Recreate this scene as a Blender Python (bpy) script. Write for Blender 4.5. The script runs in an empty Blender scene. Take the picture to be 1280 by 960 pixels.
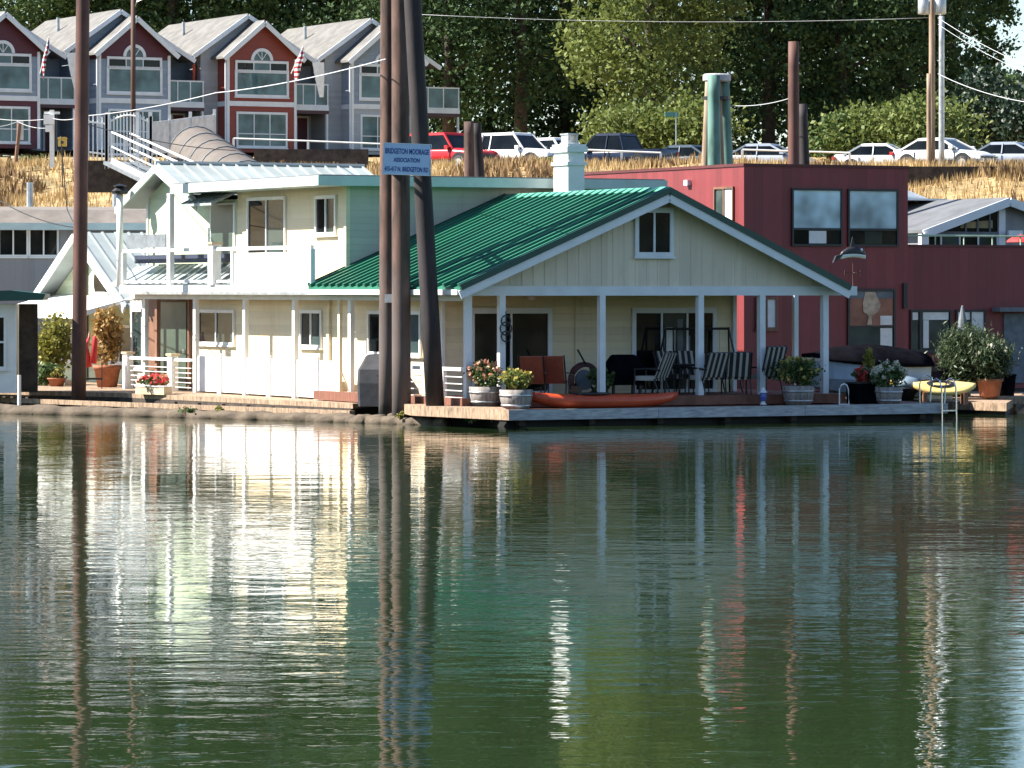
import bpy, bmesh, math, random
import numpy as np
from mathutils import Vector, Matrix
random.seed(7); RNG = np.random.default_rng(11)
SC = bpy.context.scene; COL = SC.collection
F, HZ, H = 5000.0, 362.0, 3.12            # focal length and horizon of the photograph in its pixels, eye height over the water
R = math.radians

# ------------------------------------------------------------------ measuring helpers
class Fr:
    """a local frame standing on the water: X along a front, Y into the depth"""
    def __init__(s, px, yd, a):
        s.o = ((px-640)/F*yd, yd); s.a = R(a); s.c, s.s = math.cos(s.a), math.sin(s.a)
    def z(s, py, yd): return H+(HZ-py)*yd/F
    def X(s, px, py, x):
        r = (px-640)/F; bx = s.o[0]+x*s.c; by = s.o[1]+x*s.s
        y = (bx-r*by)/(s.s+r*s.c); return y, s.z(py, by+s.c*y)
    def Y(s, px, py, y):
        r = (px-640)/F; bx = s.o[0]-y*s.s; by = s.o[1]+y*s.c
        x = (r*by-bx)/(s.c-r*s.s); return x, s.z(py, by+s.s*x)
    def W(s, x, y, z=0): return Vector((s.o[0]+x*s.c-y*s.s, s.o[1]+x*s.s+y*s.c, z))
    def L(s, w):
        dx, dy = w[0]-s.o[0], w[1]-s.o[1]; return dx*s.c+dy*s.s, -dx*s.s+dy*s.c
def G(px, py, z):
    yd = (z-H)*F/(HZ-py); return Vector(((px-640)/F*yd, yd, z))
def D(px, py, yd): return Vector(((px-640)/F*yd, yd, H+(HZ-py)*yd/F))

# ------------------------------------------------------------------ materials
MATS = {}
def newmat(name):
    m = bpy.data.materials.new(name); m.use_nodes = True; MATS[name] = m
    nt = m.node_tree; return m, nt, nt.nodes['Principled BSDF']
def N(nt, t, **kw):
    n = nt.nodes.new(t)
    for k, v in kw.items():
        if k in n.inputs: n.inputs[k].default_value = v
        else: setattr(n, k, v)
    return n
def col(c): return (c[0], c[1], c[2], 1)
def mat(name, c, rough=.6, var=.12, scale=3.0, bump=.0, metal=0, c2=None, stretch=(1, 1, 1), spec=.5, detail=5):
    """painted, weathered or natural surface: two-tone noise in object space"""
    m, nt, b = newmat(name)
    tc = N(nt, 'ShaderNodeTexCoord'); mp = N(nt, 'ShaderNodeMapping'); mp.inputs['Scale'].default_value = stretch
    nz = N(nt, 'ShaderNodeTexNoise', Scale=scale, Detail=detail, Roughness=.6)
    nt.links.new(tc.outputs['Object'], mp.inputs['Vector']); nt.links.new(mp.outputs['Vector'], nz.inputs['Vector'])
    cr = N(nt, 'ShaderNodeValToRGB')
    c2 = c2 or tuple(x*(1-2*var) for x in c); c1 = tuple(min(1, x*(1+.5*var)) for x in c)
    cr.color_ramp.elements[0].position = .33; cr.color_ramp.elements[1].position = .62
    cr.color_ramp.elements[0].color = col(c2); cr.color_ramp.elements[1].color = col(c1)
    nt.links.new(nz.outputs['Fac'], cr.inputs['Fac']); nt.links.new(cr.outputs['Color'], b.inputs['Base Color'])
    b.inputs['Roughness'].default_value = rough; b.inputs['Metallic'].default_value = metal
    b.inputs['Specular IOR Level'].default_value = spec
    if bump:
        bp = N(nt, 'ShaderNodeBump', Strength=.5, Distance=bump)
        nt.links.new(nz.outputs['Fac'], bp.inputs['Height']); nt.links.new(bp.outputs['Normal'], b.inputs['Normal'])
    return m
def siding(name, c, period, vertical=False, depth=.014, var=.07, rough=.55):
    """lap boards (or upright boards): saw-tooth relief along one axis, boards slightly different in tone"""
    m, nt, b = newmat(name)
    tc = N(nt, 'ShaderNodeTexCoord'); sp = N(nt, 'ShaderNodeSeparateXYZ'); nt.links.new(tc.outputs['Object'], sp.inputs[0])
    if vertical:
        ad = N(nt, 'ShaderNodeMath', operation='ADD'); nt.links.new(sp.outputs[0], ad.inputs[0]); nt.links.new(sp.outputs[1], ad.inputs[1]); src = ad.outputs[0]
    else: src = sp.outputs[2]
    dv = N(nt, 'ShaderNodeMath', operation='DIVIDE'); nt.links.new(src, dv.inputs[0]); dv.inputs[1].default_value = period
    fr = N(nt, 'ShaderNodeMath', operation='FRACT'); nt.links.new(dv.outputs[0], fr.inputs[0])
    fl = N(nt, 'ShaderNodeMath', operation='FLOOR'); nt.links.new(dv.outputs[0], fl.inputs[0])
    wn = N(nt, 'ShaderNodeTexWhiteNoise', noise_dimensions='1D'); nt.links.new(fl.outputs[0], wn.inputs['W'])
    nz = N(nt, 'ShaderNodeTexNoise', Scale=1.3, Detail=6, Roughness=.65); nt.links.new(tc.outputs['Object'], nz.inputs['Vector'])
    mx = N(nt, 'ShaderNodeMath', operation='ADD'); nt.links.new(wn.outputs['Value'], mx.inputs[0]); nt.links.new(nz.outputs['Fac'], mx.inputs[1])
    hf = N(nt, 'ShaderNodeMath', operation='MULTIPLY'); nt.links.new(mx.outputs[0], hf.inputs[0]); hf.inputs[1].default_value = .5
    cr = N(nt, 'ShaderNodeValToRGB'); cr.color_ramp.elements[0].position = .15; cr.color_ramp.elements[1].position = .8
    cr.color_ramp.elements[0].color = col([x*(1-2*var) for x in c]); cr.color_ramp.elements[1].color = col([min(1, x*(1+var)) for x in c])
    nt.links.new(hf.outputs[0], cr.inputs['Fac'])
    mp = N(nt, 'ShaderNodeMapping'); mp.inputs['Scale'].default_value = (1.6, 1.6, .3); nt.links.new(tc.outputs['Object'], mp.inputs['Vector'])
    n3 = N(nt, 'ShaderNodeTexNoise', Scale=1.7, Detail=7, Roughness=.7); nt.links.new(mp.outputs[0], n3.inputs['Vector'])
    mr = N(nt, 'ShaderNodeMapRange'); nt.links.new(n3.outputs['Fac'], mr.inputs['Value']); mr.inputs['From Min'].default_value = .52; mr.inputs['From Max'].default_value = .75; mr.inputs['To Max'].default_value = .42
    dm = N(nt, 'ShaderNodeMixRGB'); nt.links.new(mr.outputs[0], dm.inputs[0]); nt.links.new(cr.outputs['Color'], dm.inputs[1]); dm.inputs[2].default_value = col([x*.55+.02 for x in c])
    nt.links.new(dm.outputs[0], b.inputs['Base Color'])
    bp = N(nt, 'ShaderNodeBump', Strength=.9, Distance=depth)
    iv = N(nt, 'ShaderNodeMath', operation='SUBTRACT'); iv.inputs[0].default_value = 1; nt.links.new(fr.outputs[0], iv.inputs[1])
    nt.links.new(iv.outputs[0], bp.inputs['Height']); nt.links.new(bp.outputs['Normal'], b.inputs['Normal'])
    b.inputs['Roughness'].default_value = rough
    return m
def glass(name, c, rough=.04, spec=.5):
    m = mat(name, c, rough=rough, var=.3, scale=.9, spec=spec, detail=2); return m
def stripes(name, c1, c2, period, duty=.5, axis=0):
    m, nt, b = newmat(name)
    tc = N(nt, 'ShaderNodeTexCoord'); sp = N(nt, 'ShaderNodeSeparateXYZ'); nt.links.new(tc.outputs['Object'], sp.inputs[0])
    dv = N(nt, 'ShaderNodeMath', operation='DIVIDE'); nt.links.new(sp.outputs[axis], dv.inputs[0]); dv.inputs[1].default_value = period
    fr = N(nt, 'ShaderNodeMath', operation='FRACT'); nt.links.new(dv.outputs[0], fr.inputs[0])
    gt = N(nt, 'ShaderNodeMath', operation='GREATER_THAN'); nt.links.new(fr.outputs[0], gt.inputs[0]); gt.inputs[1].default_value = duty
    mx = N(nt, 'ShaderNodeMixRGB'); mx.inputs[1].default_value = col(c1); mx.inputs[2].default_value = col(c2)
    nt.links.new(gt.outputs[0], mx.inputs[0]); nt.links.new(mx.outputs[0], b.inputs['Base Color']); b.inputs['Roughness'].default_value = .8
    return m
def leafmat(name, dark, light, trans=.25, rough=.5, spec=.4):
    m, nt, b = newmat(name)
    ge = N(nt, 'ShaderNodeNewGeometry'); tc = N(nt, 'ShaderNodeTexCoord')
    nz = N(nt, 'ShaderNodeTexNoise', Scale=.35, Detail=2); nt.links.new(tc.outputs['Object'], nz.inputs['Vector'])
    ad = N(nt, 'ShaderNodeMath', operation='MULTIPLY_ADD'); nt.links.new(ge.outputs['Random Per Island'], ad.inputs[0]); ad.inputs[1].default_value = .6
    nt.links.new(nz.outputs['Fac'], ad.inputs[2])
    sb = N(nt, 'ShaderNodeMath', operation='SUBTRACT'); nt.links.new(ad.outputs[0], sb.inputs[0]); sb.inputs[1].default_value = .3
    mx = N(nt, 'ShaderNodeMixRGB'); nt.links.new(sb.outputs[0], mx.inputs[0]); mx.inputs[1].default_value = col(dark); mx.inputs[2].default_value = col(light)
    nt.links.new(mx.outputs[0], b.inputs['Base Color']); b.inputs['Roughness'].default_value = rough; b.inputs['Specular IOR Level'].default_value = spec
    if trans:
        tr = N(nt, 'ShaderNodeBsdfTranslucent'); nt.links.new(mx.outputs[0], tr.inputs['Color'])
        ms = N(nt, 'ShaderNodeMixShader'); ms.inputs[0].default_value = trans
        nt.links.new(b.outputs[0], ms.inputs[1]); nt.links.new(tr.outputs[0], ms.inputs[2])
        nt.links.new(ms.outputs[0], nt.nodes['Material Output'].inputs['Surface'])
    return m

YEL = siding('yellow lap siding', (.79, .66, .44), .17, depth=.03)
SAGE = siding('sage lap siding', (.50, .49, .41), .17)
PALEG = siding('pale green lap siding', (.54, .61, .42), .17)
BOARD = siding('beige upright boards', (.74, .635, .49), .28, True, .006)
REDB = siding('barn red boards', (.205, .033, .036), .30, True, .010, .12)
GREYB = siding('grey boards', (.25, .25, .27), .2, True, .01)
SLATE = siding('slate blue lap siding', (.27, .33, .41), .16)
TGREY = siding('townhouse grey lap siding', (.40, .42, .445), .16)
MAROON = siding('maroon lap siding', (.10, .02, .03), .16)
RUSTY = siding('brick red lap siding', (.26, .05, .03), .16)
WHITE = mat('white paint', (.80, .80, .78), .45, .05, 2)
TRIM = mat('bluish white trim paint', (.74, .77, .80), .45, .05, 2)
TEAL = mat('pale teal trim paint', (.50, .60, .58), .45, .06, 2)
GROOF = mat('green metal roofing', (.024, .155, .095), .5, .15, .9, spec=.35, c2=(.016, .10, .065), stretch=(.35, 2.5, .35), detail=8)
GROOFD = mat('dark green flashing', (.008, .06, .045), .4, .1, 1)
MINT = mat('mint ridge metal', (.12, .42, .28), .4, .1, 1)
PMETAL = mat('pale teal metal roofing', (.33, .375, .375), .45, .1, 1)
GLASS = glass('dark window glass', (.008, .011, .013), spec=.22)
GLASSG = glass('greenish window glass', (.04, .062, .062), .06, .3)
GLASSB = glass('pale blue blind behind glass', (.52, .73, .82), .12)
GLASST = glass('teal window glass', (.085, .165, .19), .05, .35)
DOORG = mat('dark green door paint', (.06, .09, .07), .35, .1, 2)
BROWNW = mat('brown stained wood', (.20, .10, .06), .6, .2, 4, stretch=(1, 1, .2))
CORTEN = mat('rust brown steel', (.105, .045, .033), .75, .3, 2.2, .01, c2=(.045, .018, .014), stretch=(1, 1, .35))
PILEW = mat('weathered piling', (.12, .068, .052), .85, .3, 4, .02, c2=(.04, .024, .02), stretch=(1, 1, .25))
def weathered(m, grey, wet, z0, z1):
    """bleached lower length and a wet dark band at the waterline"""
    nt = m.node_tree; b = nt.nodes['Principled BSDF']; src = b.inputs['Base Color'].links[0].from_socket
    tc = N(nt, 'ShaderNodeTexCoord'); sp = N(nt, 'ShaderNodeSeparateXYZ'); nt.links.new(tc.outputs['Object'], sp.inputs[0])
    nz = N(nt, 'ShaderNodeTexNoise', Scale=2.5, Detail=5); nt.links.new(tc.outputs['Object'], nz.inputs['Vector'])
    ad = N(nt, 'ShaderNodeMath', operation='MULTIPLY_ADD'); nt.links.new(nz.outputs['Fac'], ad.inputs[0]); ad.inputs[1].default_value = 2.4; nt.links.new(sp.outputs[2], ad.inputs[2])
    r1 = N(nt, 'ShaderNodeMapRange'); nt.links.new(ad.outputs[0], r1.inputs['Value']); r1.inputs['From Min'].default_value = z1+1.2; r1.inputs['From Max'].default_value = z0+1.2; r1.inputs['To Max'].default_value = .75
    x1 = N(nt, 'ShaderNodeMixRGB'); nt.links.new(r1.outputs[0], x1.inputs[0]); nt.links.new(src, x1.inputs[1]); x1.inputs[2].default_value = col(grey)
    r2 = N(nt, 'ShaderNodeMapRange'); nt.links.new(ad.outputs[0], r2.inputs['Value']); r2.inputs['From Min'].default_value = 1.75; r2.inputs['From Max'].default_value = 1.35; r2.inputs['To Max'].default_value = .9
    x2 = N(nt, 'ShaderNodeMixRGB'); nt.links.new(r2.outputs[0], x2.inputs[0]); nt.links.new(x1.outputs[0], x2.inputs[1]); x2.inputs[2].default_value = col(wet); nt.links.new(x2.outputs[0], b.inputs['Base Color'])
weathered(PILEW, (.105, .09, .085), (.022, .022, .016), 2.2, 4.2)
TARP = mat('tarred dark piling', (.030, .022, .024), .75, .3, 4, .02, stretch=(1, 1, .25))
POLEB = mat('pole wood brown', (.11, .06, .045), .8, .25, 5, .01, stretch=(1, 1, .15))
POLEW = mat('light pole wood', (.33, .24, .17), .8, .2, 5, .01, stretch=(1, 1, .15))
GRNPILE = mat('green painted piling', (.12, .24, .20), .7, .25, 3, .01, c2=(.05, .11, .09), stretch=(1, 1, .3))
DECKR = mat('red brown decking', (.20, .08, .05), .7, .2, 3, stretch=(1, 8, 1))
DECKT = mat('tan dock planks', (.36, .25, .165), .8, .25, 4, .006, c2=(.15, .10, .065), stretch=(6, 1, 1))
DECKG = mat('grey dock edge board', (.44, .45, .46), .75, .2, 3, .005, stretch=(1, 6, 6))
LOGM = mat('wet old log', (.10, .075, .05), .85, .4, 2.5, .03, c2=(.07, .05, .035), stretch=(.5, 3, 3))
FLOATM = mat('black dock float', (.012, .012, .013), .7, .2, 4)
CREOS = mat('creosote beam', (.06, .045, .035), .85, .3, 4, .01)
STEEL = mat('galvanised steel', (.50, .52, .53), .4, .15, 4, metal=.6)
BLACK = mat('black metal', (.015, .015, .017), .45, .1, 4)
DKGREY = mat('dark grey cover cloth', (.030, .032, .040), .75, .2, 3, .02)
BLKCOV = mat('black cover cloth', (.007, .007, .010), .95, .2, 3, .02, spec=.0)
RUBBER = mat('tyre rubber', (.018, .018, .019), .8, .1, 6)
TERRA = mat('terracotta', (.36, .13, .065), .8, .15, 6)
CERAM = mat('pale glazed pot', (.55, .55, .50), .35, .1, 6)
BARRELW = mat('grey barrel oak', (.30, .27, .25), .8, .25, 5, .008, stretch=(3, 3, .4))
KAYR = mat('orange red plastic', (.56, .075, .025), .38, .1, 2)
KAYY = mat('yellow plastic', (.76, .56, .20), .4, .1, 2)
KAYO = mat('ochre plastic', (.42, .26, .05), .45, .1, 2)
SLING = mat('rust sling fabric', (.30, .075, .045), .7, .1, 8)
REDC = mat('red canvas', (.50, .03, .03), .75, .15, 4, .01)
PINKW = mat('faded red wood', (.55, .28, .22), .7, .15, 4)
CANV = mat('grey brown canopy cloth', (.125, .105, .09), .75, .12, 2, .01)
WHCLOTH = mat('white cloth', (.78, .77, .74), .85, .06, 4, .01)
UMBG = mat('grey umbrella cloth', (.16, .18, .20), .85, .15, 4, .01)
STRP = stripes('black and white stripes', (.02, .02, .025), (.40, .385, .35), .15, .58)
SHINGLE = mat('grey roof shingles', (.17, .165, .155), .9, .15, 1.6, .01, c2=(.11, .105, .10), detail=8)
DKROOF = mat('dark grey roofing', (.13, .135, .145), .7, .15, 1.4, .01, detail=8)
BRROOF = mat('brown grey roofing', (.20, .175, .155), .85, .15, 1.4, .01, detail=8)
SIGNB = mat('sign pale blue', (.42, .58, .80), .5, .05, 2)
SIGNT = mat('sign dark blue letters', (.015, .06, .25), .5, .05, 2)
DIRT = mat('bare earth', (.12, .09, .06), .95, .3, 2, .03)
ASPH = mat('asphalt', (.055, .055, .056), .9, .15, 3, .005)
YELB = mat('yellow paint', (.75, .50, .10), .5, .08, 3)
BLUEW = mat('blue white boat hull', (.42, .55, .68), .35, .06, 2)
CHROME = mat('chrome tube', (.75, .75, .76), .2, .05, 2, metal=.9)
WOODL = mat('light wood', (.62, .47, .30), .7, .15, 4)
LAMPL = mat('headlamp lens', (.7, .72, .75), .15, .05, 3)
TAILR = mat('tail lamp red', (.50, .02, .02), .2, .05, 3)
AMBER = mat('painted interior light', (.34, .26, .12), .6, .2, 3)
WARMW = mat('tan pane reflection', (.55, .42, .30), .8, .2, 6)  # pale reflection painted onto the red house lower window
REFLR = mat('reddish pane reflection', (.30, .12, .07), .5, .2, 2)  # orange brown reflection painted as a pane colour
CABLEW = mat('pale cable', (.55, .57, .60), .5, .05, 2)
CABLEB = mat('black cable', (.02, .02, .022), .6, .05, 2)
FLAGR = stripes('red and white flag stripes', (.42, .03, .04), (.72, .70, .68), .24, .5, 2)
FLAGB = mat('flag blue canton', (.03, .05, .16), .8, .05, 4)
LF_DARK = leafmat('dark tree leaves', (.018, .045, .022), (.085, .135, .048), .15, .7, .15)
LF_MID = leafmat('mid green leaves', (.024, .056, .018), (.13, .19, .055), .25, .6, .25)
LF_LIGHT = leafmat('light green leaves', (.055, .09, .02), (.25, .29, .08), .35, .6, .3)
LF_CONE = leafmat('evergreen hedge leaves', (.008, .022, .014), (.03, .06, .025), .1)
LF_YEL = leafmat('yellow green leaves', (.10, .12, .02), (.36, .32, .07), .3)
LF_ORNG = leafmat('orange brown leaves', (.20, .10, .03), (.50, .32, .10), .3)
LF_GRN = leafmat('potted green leaves', (.03, .07, .02), (.13, .20, .06), .25)
LF_GRASS = leafmat('ornamental grass blades', (.03, .055, .025), (.09, .125, .055), .25)
LF_DRY = leafmat('dry grass blades', (.26, .17, .07), (.62, .45, .22), .25, .8)
LF_DRYB = leafmat('brown dry weeds', (.10, .06, .03), (.30, .19, .09), .2, .8)
FL_RED = leafmat('red petals', (.45, .02, .03), (.75, .12, .10), .3)
FL_PEACH = leafmat('peach petals', (.60, .25, .14), (.80, .50, .36), .3)
FL_WHITE = leafmat('cream petals', (.62, .58, .40), (.80, .78, .68), .3)
FL_YEL = leafmat('yellow petals', (.50, .38, .05), (.75, .66, .25), .3)

# ------------------------------------------------------------------ mesh builder
class MB:
    def __init__(s): s.v = []; s.f = []
    def add(s, vs, fs):
        n = len(s.v); s.v += [tuple(v) for v in vs]; s.f += [tuple(i+n for i in f) for f in fs]; return s
    def box(s, x0, x1, y0, y1, z0, z1):
        return s.add([(x0,y0,z0),(x1,y0,z0),(x1,y1,z0),(x0,y1,z0),(x0,y0,z1),(x1,y0,z1),(x1,y1,z1),(x0,y1,z1)],
                     [(0,3,2,1),(4,5,6,7),(0,1,5,4),(1,2,6,5),(2,3,7,6),(3,0,4,7)])
    def pb(s, pl, c, a0, a1, z0, z1, d0, d1):
        """box on a wall plane: pl 'Y' faces -y at y=c, 'X' faces -x at x=c; d is how far it stands proud"""
        a0, a1 = min(a0, a1), max(a0, a1)
        return s.box(a0, a1, c-d1, c-d0, z0, z1) if pl == 'Y' else s.box(c-d1, c-d0, a0, a1, z0, z1)
    def bar(s, p, q, w, h=None, up=(0, 0, 1)):
        p, q = Vector(p), Vector(q); h = h or w; d = (q-p).normalized(); u = Vector(up)
        if abs(d.dot(u)) > .98: u = Vector((1, 0, 0))
        a = d.cross(u).normalized()*w/2; b = a.cross(d).normalized()*h/2
        vs = [o+sx*a+sy*b for o in (p, q) for sx, sy in ((-1,-1),(1,-1),(1,1),(-1,1))]
        return s.add(vs, [(0,1,2,3),(7,6,5,4),(0,4,5,1),(1,5,6,2),(2,6,7,3),(3,7,4,0)])
    def tube(s, pts, r, n=8, r2=None):
        pts = [Vector(p) for p in pts]; k = len(pts); base = len(s.v); fs = []
        for i, p in enumerate(pts):
            d = (pts[min(i+1, k-1)]-pts[max(i-1, 0)]).normalized()
            u = Vector((0, 0, 1)) if abs(d.z) < .9 else Vector((1, 0, 0))
            a = d.cross(u).normalized(); b = a.cross(d).normalized()
            rr = r if r2 is None else r+(r2-r)*i/(k-1)
            for j in range(n):
                t = 2*math.pi*j/n; s.v.append(tuple(p+rr*(math.cos(t)*a+math.sin(t)*b)))
        for i in range(k-1):
            for j in range(n):
                s.f.append((base+i*n+j, base+i*n+(j+1)%n, base+(i+1)*n+(j+1)%n, base+(i+1)*n+j))
        s.f.append(tuple(base+j for j in range(n))[::-1]); s.f.append(tuple(base+(k-1)*n+j for j in range(n)))
        return s
    def lathe(s, prof, c=(0, 0, 0), n=16, ex=(1, 1)):
        base = len(s.v); k = len(prof)
        for r, z in prof:
            for j in range(n):
                t = 2*math.pi*j/n; s.v.append((c[0]+r*ex[0]*math.cos(t), c[1]+r*ex[1]*math.sin(t), c[2]+z))
        for i in range(k-1):
            for j in range(n):
                s.f.append((base+i*n+j, base+i*n+(j+1)%n, base+(i+1)*n+(j+1)%n, base+(i+1)*n+j))
        s.f.append(tuple(base+j for j in range(n))[::-1]); s.f.append(tuple(base+(k-1)*n+j for j in range(n)))
        return s
    def prism(s, poly, axis, c0, c1):
        """polygon in the two other axes, extruded along axis"""
        def mk(p, c): return (c, p[0], p[1]) if axis == 'x' else (p[0], c, p[1]) if axis == 'y' else (p[0], p[1], c)
        n = len(poly); vs = [mk(p, c0) for p in poly]+[mk(p, c1) for p in poly]
        return s.add(vs, [tuple(range(n))[::-1], tuple(range(n, 2*n))]+[(i, (i+1) % n, n+(i+1) % n, n+i) for i in range(n)])
    def loft(s, rings, cap=True):
        base = len(s.v); n = len(rings[0])
        for r in rings: s.v += [tuple(p) for p in r]
        for i in range(len(rings)-1):
            for j in range(n):
                s.f.append((base+i*n+j, base+i*n+(j+1)%n, base+(i+1)*n+(j+1)%n, base+(i+1)*n+j))
        if cap:
            s.f.append(tuple(base+j for j in range(n))[::-1]); s.f.append(tuple(base+(len(rings)-1)*n+j for j in range(n)))
        return s
    def build(s, name, m, parent=None, smooth=False, loc=None):
        me = bpy.data.meshes.new(name); me.from_pydata(s.v, [], s.f)
        bm = bmesh.new(); bm.from_mesh(me); bmesh.ops.recalc_face_normals(bm, faces=bm.faces); bm.to_mesh(me); bm.free()
        if smooth: me.polygons.foreach_set('use_smooth', [True]*len(me.polygons))
        me.materials.append(m); o = bpy.data.objects.new(name, me); COL.objects.link(o)
        if parent: o.parent = parent
        if loc is not None: o.location = loc
        return o
def tag(o, label, cat, group=None, kind=None):
    if label: o['label'] = label
    if cat: o['category'] = cat
    if group: o['group'] = group
    if kind: o['kind'] = kind
    return o
def thing(name, label, cat, loc=(0, 0, 0), rz=0, group=None):
    o = bpy.data.objects.new(name, None); COL.objects.link(o); o.location = loc; o.rotation_euler = (0, 0, rz)
    o.empty_display_size = .2
    return tag(o, label, cat, group)
def copy_thing(root, loc, rz, label, group=None):
    r = root.copy(); COL.objects.link(r); r.location = loc; r.rotation_euler = (0, 0, rz); tag(r, label, None, group)
    for ch in list(root.children):
        c = ch.copy(); COL.objects.link(c); c.parent = r
        for g in list(ch.children):
            d = g.copy(); COL.objects.link(d); d.parent = c
    return r
def struct(o): o['kind'] = 'structure'; return o

# ------------------------------------------------------------------ leaves
def leaf_mesh(name, cen, size, m, parent=None, loc=None, up=.0, aspect=.62, jitter=.35, droop=0):
    """one small pointed four-cornered face per centre, turned at random"""
    cen = np.asarray(cen, float); n = len(cen)
    nor = RNG.normal(size=(n, 3)); nor[:, 2] += up; nor /= np.linalg.norm(nor, axis=1)[:, None]
    t = RNG.normal(size=(n, 3)); t[:, 2] -= droop; t -= (t*nor).sum(1)[:, None]*nor; t /= np.linalg.norm(t, axis=1)[:, None]+1e-9
    b = np.cross(nor, t); sz = size*(1+jitter*RNG.uniform(-1, 1, n))[:, None]
    v = np.empty((n, 4, 3)); v[:, 0] = cen-t*sz*.5; v[:, 1] = cen+b*sz*.5*aspect+t*sz*.05+nor*sz*.08; v[:, 2] = cen+t*sz*.5; v[:, 3] = cen-b*sz*.5*aspect+t*sz*.05+nor*sz*.08
    return quads(name, v.reshape(-1, 3), n, m, parent, loc)
def quads(name, v, n, m, parent=None, loc=None, k=4):
    me = bpy.data.meshes.new(name); me.vertices.add(len(v)); me.vertices.foreach_set('co', np.asarray(v, np.float32).ravel())
    me.loops.add(k*n); me.loops.foreach_set('vertex_index', np.arange(k*n, dtype=np.int32))
    me.polygons.add(n); me.polygons.foreach_set('loop_start', np.arange(0, k*n, k, dtype=np.int32))
    me.update(calc_edges=True); me.validate(); me.materials.append(m)
    o = bpy.data.objects.new(name, me); COL.objects.link(o)
    if parent: o.parent = parent
    if loc is not None: o.location = loc
    return o
def ell_points(c, r, n, shell=.35):
    d = RNG.normal(size=(n, 3)); d /= np.linalg.norm(d, axis=1)[:, None]
    rad = shell+(1-shell)*RNG.uniform(0, 1, n)**.5
    return np.asarray(c)+d*rad[:, None]*np.asarray(r)
def blades(name, base, h, w, m, lean=.35, parent=None, loc=None, hs=None):
    base = np.asarray(base, float); n = len(base); a = RNG.uniform(0, 2*math.pi, n)
    hh = h*RNG.uniform(.5, 1.15, n)*(hs if hs is not None else 1); ww = w*RNG.uniform(.6, 1.3, n); la = RNG.uniform(0, 2*math.pi, n); ll = lean*hh*RNG.uniform(.2, 1, n)
    v = np.empty((n, 3, 3)); dx = np.stack([np.cos(a), np.sin(a), 0*a], 1)*ww[:, None]*.5
    v[:, 0] = base-dx; v[:, 1] = base+dx; v[:, 2] = base+np.stack([ll*np.cos(la), ll*np.sin(la), hh], 1)
    return quads(name, v.reshape(-1, 3), n, m, parent, loc, 3)

# ------------------------------------------------------------------ sky, sun, camera
SUN_EL = R(43); SUN_AZ = Vector((-1.0, -.03, 0)).normalized()          # where the sun stands, seen from above
w = bpy.data.worlds.new('World'); SC.world = w; w.use_nodes = True
sky = w.node_tree.nodes.new('ShaderNodeTexSky'); sky.sky_type = 'NISHITA'; sky.sun_disc = False
sky.sun_elevation = SUN_EL; sky.sun_rotation = math.atan2(SUN_AZ.x, SUN_AZ.y); sky.air_density = 1.0; sky.dust_density = .15; sky.ozone_density = 3.0
w.node_tree.links.new(sky.outputs[0], w.node_tree.nodes['Background'].inputs[0]); w.node_tree.nodes['Background'].inputs[1].default_value = .070
sl = bpy.data.lights.new('sun', 'SUN'); sl.energy = 5.0; sl.angle = R(.5); sl.color = (1, .94, .84)
so = bpy.data.objects.new('sun', sl); COL.objects.link(so)
sdir = Vector((SUN_AZ.x*math.cos(SUN_EL), SUN_AZ.y*math.cos(SUN_EL), math.sin(SUN_EL)))
so.rotation_euler = (-sdir).to_track_quat('-Z', 'Y').to_euler(); so.location = (0, 0, 60)
cam = bpy.data.cameras.new('camera'); co = bpy.data.objects.new('camera', cam); COL.objects.link(co); SC.camera = co
co.location = (0, 0, H); co.rotation_euler = (R(90), 0, 0); cam.sensor_width = 36; cam.lens = 36*F/1280; cam.shift_y = -118/1280
cam.clip_start = .5; cam.clip_end = 6000
SC.view_settings.view_transform = 'Standard'; SC.view_settings.look = 'None'; SC.view_settings.exposure = 1.52; SC.view_settings.gamma = 1
SC.cycles.max_bounces = 6; SC.cycles.diffuse_bounces = 2; SC.cycles.glossy_bounces = 4; SC.cycles.transmission_bounces = 3; SC.cycles.caustics_reflective = False
SC.cycles.use_denoising = True

# ------------------------------------------------------------------ ground and water
PROF = [(110, -2.5), (126, -1.0), (134, .6), (146, 3.6), (158, 6.5), (166, 8.0), (171, 8.45), (173.8, 8.34), (192, 8.34), (196, 9.6), (215, 10.0), (300, 10.4), (3000, 11.0)]
def gz(x, y):
    for (y0, z0), (y1, z1) in zip(PROF, PROF[1:]):
        if y <= y1:
            t = max(0, (y-y0)/(y1-y0)); z = z0+(z1-z0)*t; break
    amp = .22 if 132 < y < 168 else .0
    return z+amp*(math.sin(x*.7+y*.31)+math.sin(x*.23-y*.53+1))
ys = [110, 120, 126]+[128+1.5*i for i in range(27)]+[169, 170, 176, 192, 194, 196, 205, 215, 240, 300, 600, 3000]
xs = [-1500, -400, -120]+[-60+1.5*i for i in range(81)]+[120, 400, 1500]
mb = MB(); mb.v = [(x, y, gz(x, y)) for y in ys for x in xs]; nx = len(xs)
mb.f = [(j*nx+i, j*nx+i+1, (j+1)*nx+i+1, (j+1)*nx+i) for j in range(len(ys)-1) for i in range(nx-1)]
GROUNDM = mat('dry bank soil and straw', (.42, .30, .15), .95, .3, .9, .06, c2=(.17, .13, .06), detail=8)
struct(mb.build('ground', GROUNDM, smooth=True))
mb = MB(); mb.add([(-400, 174, 8.38), (400, 174, 8.38), (400, 191, 8.39), (-400, 191, 8.39)], [(0, 1, 2, 3)]); struct(mb.build('road', ASPH))

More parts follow.
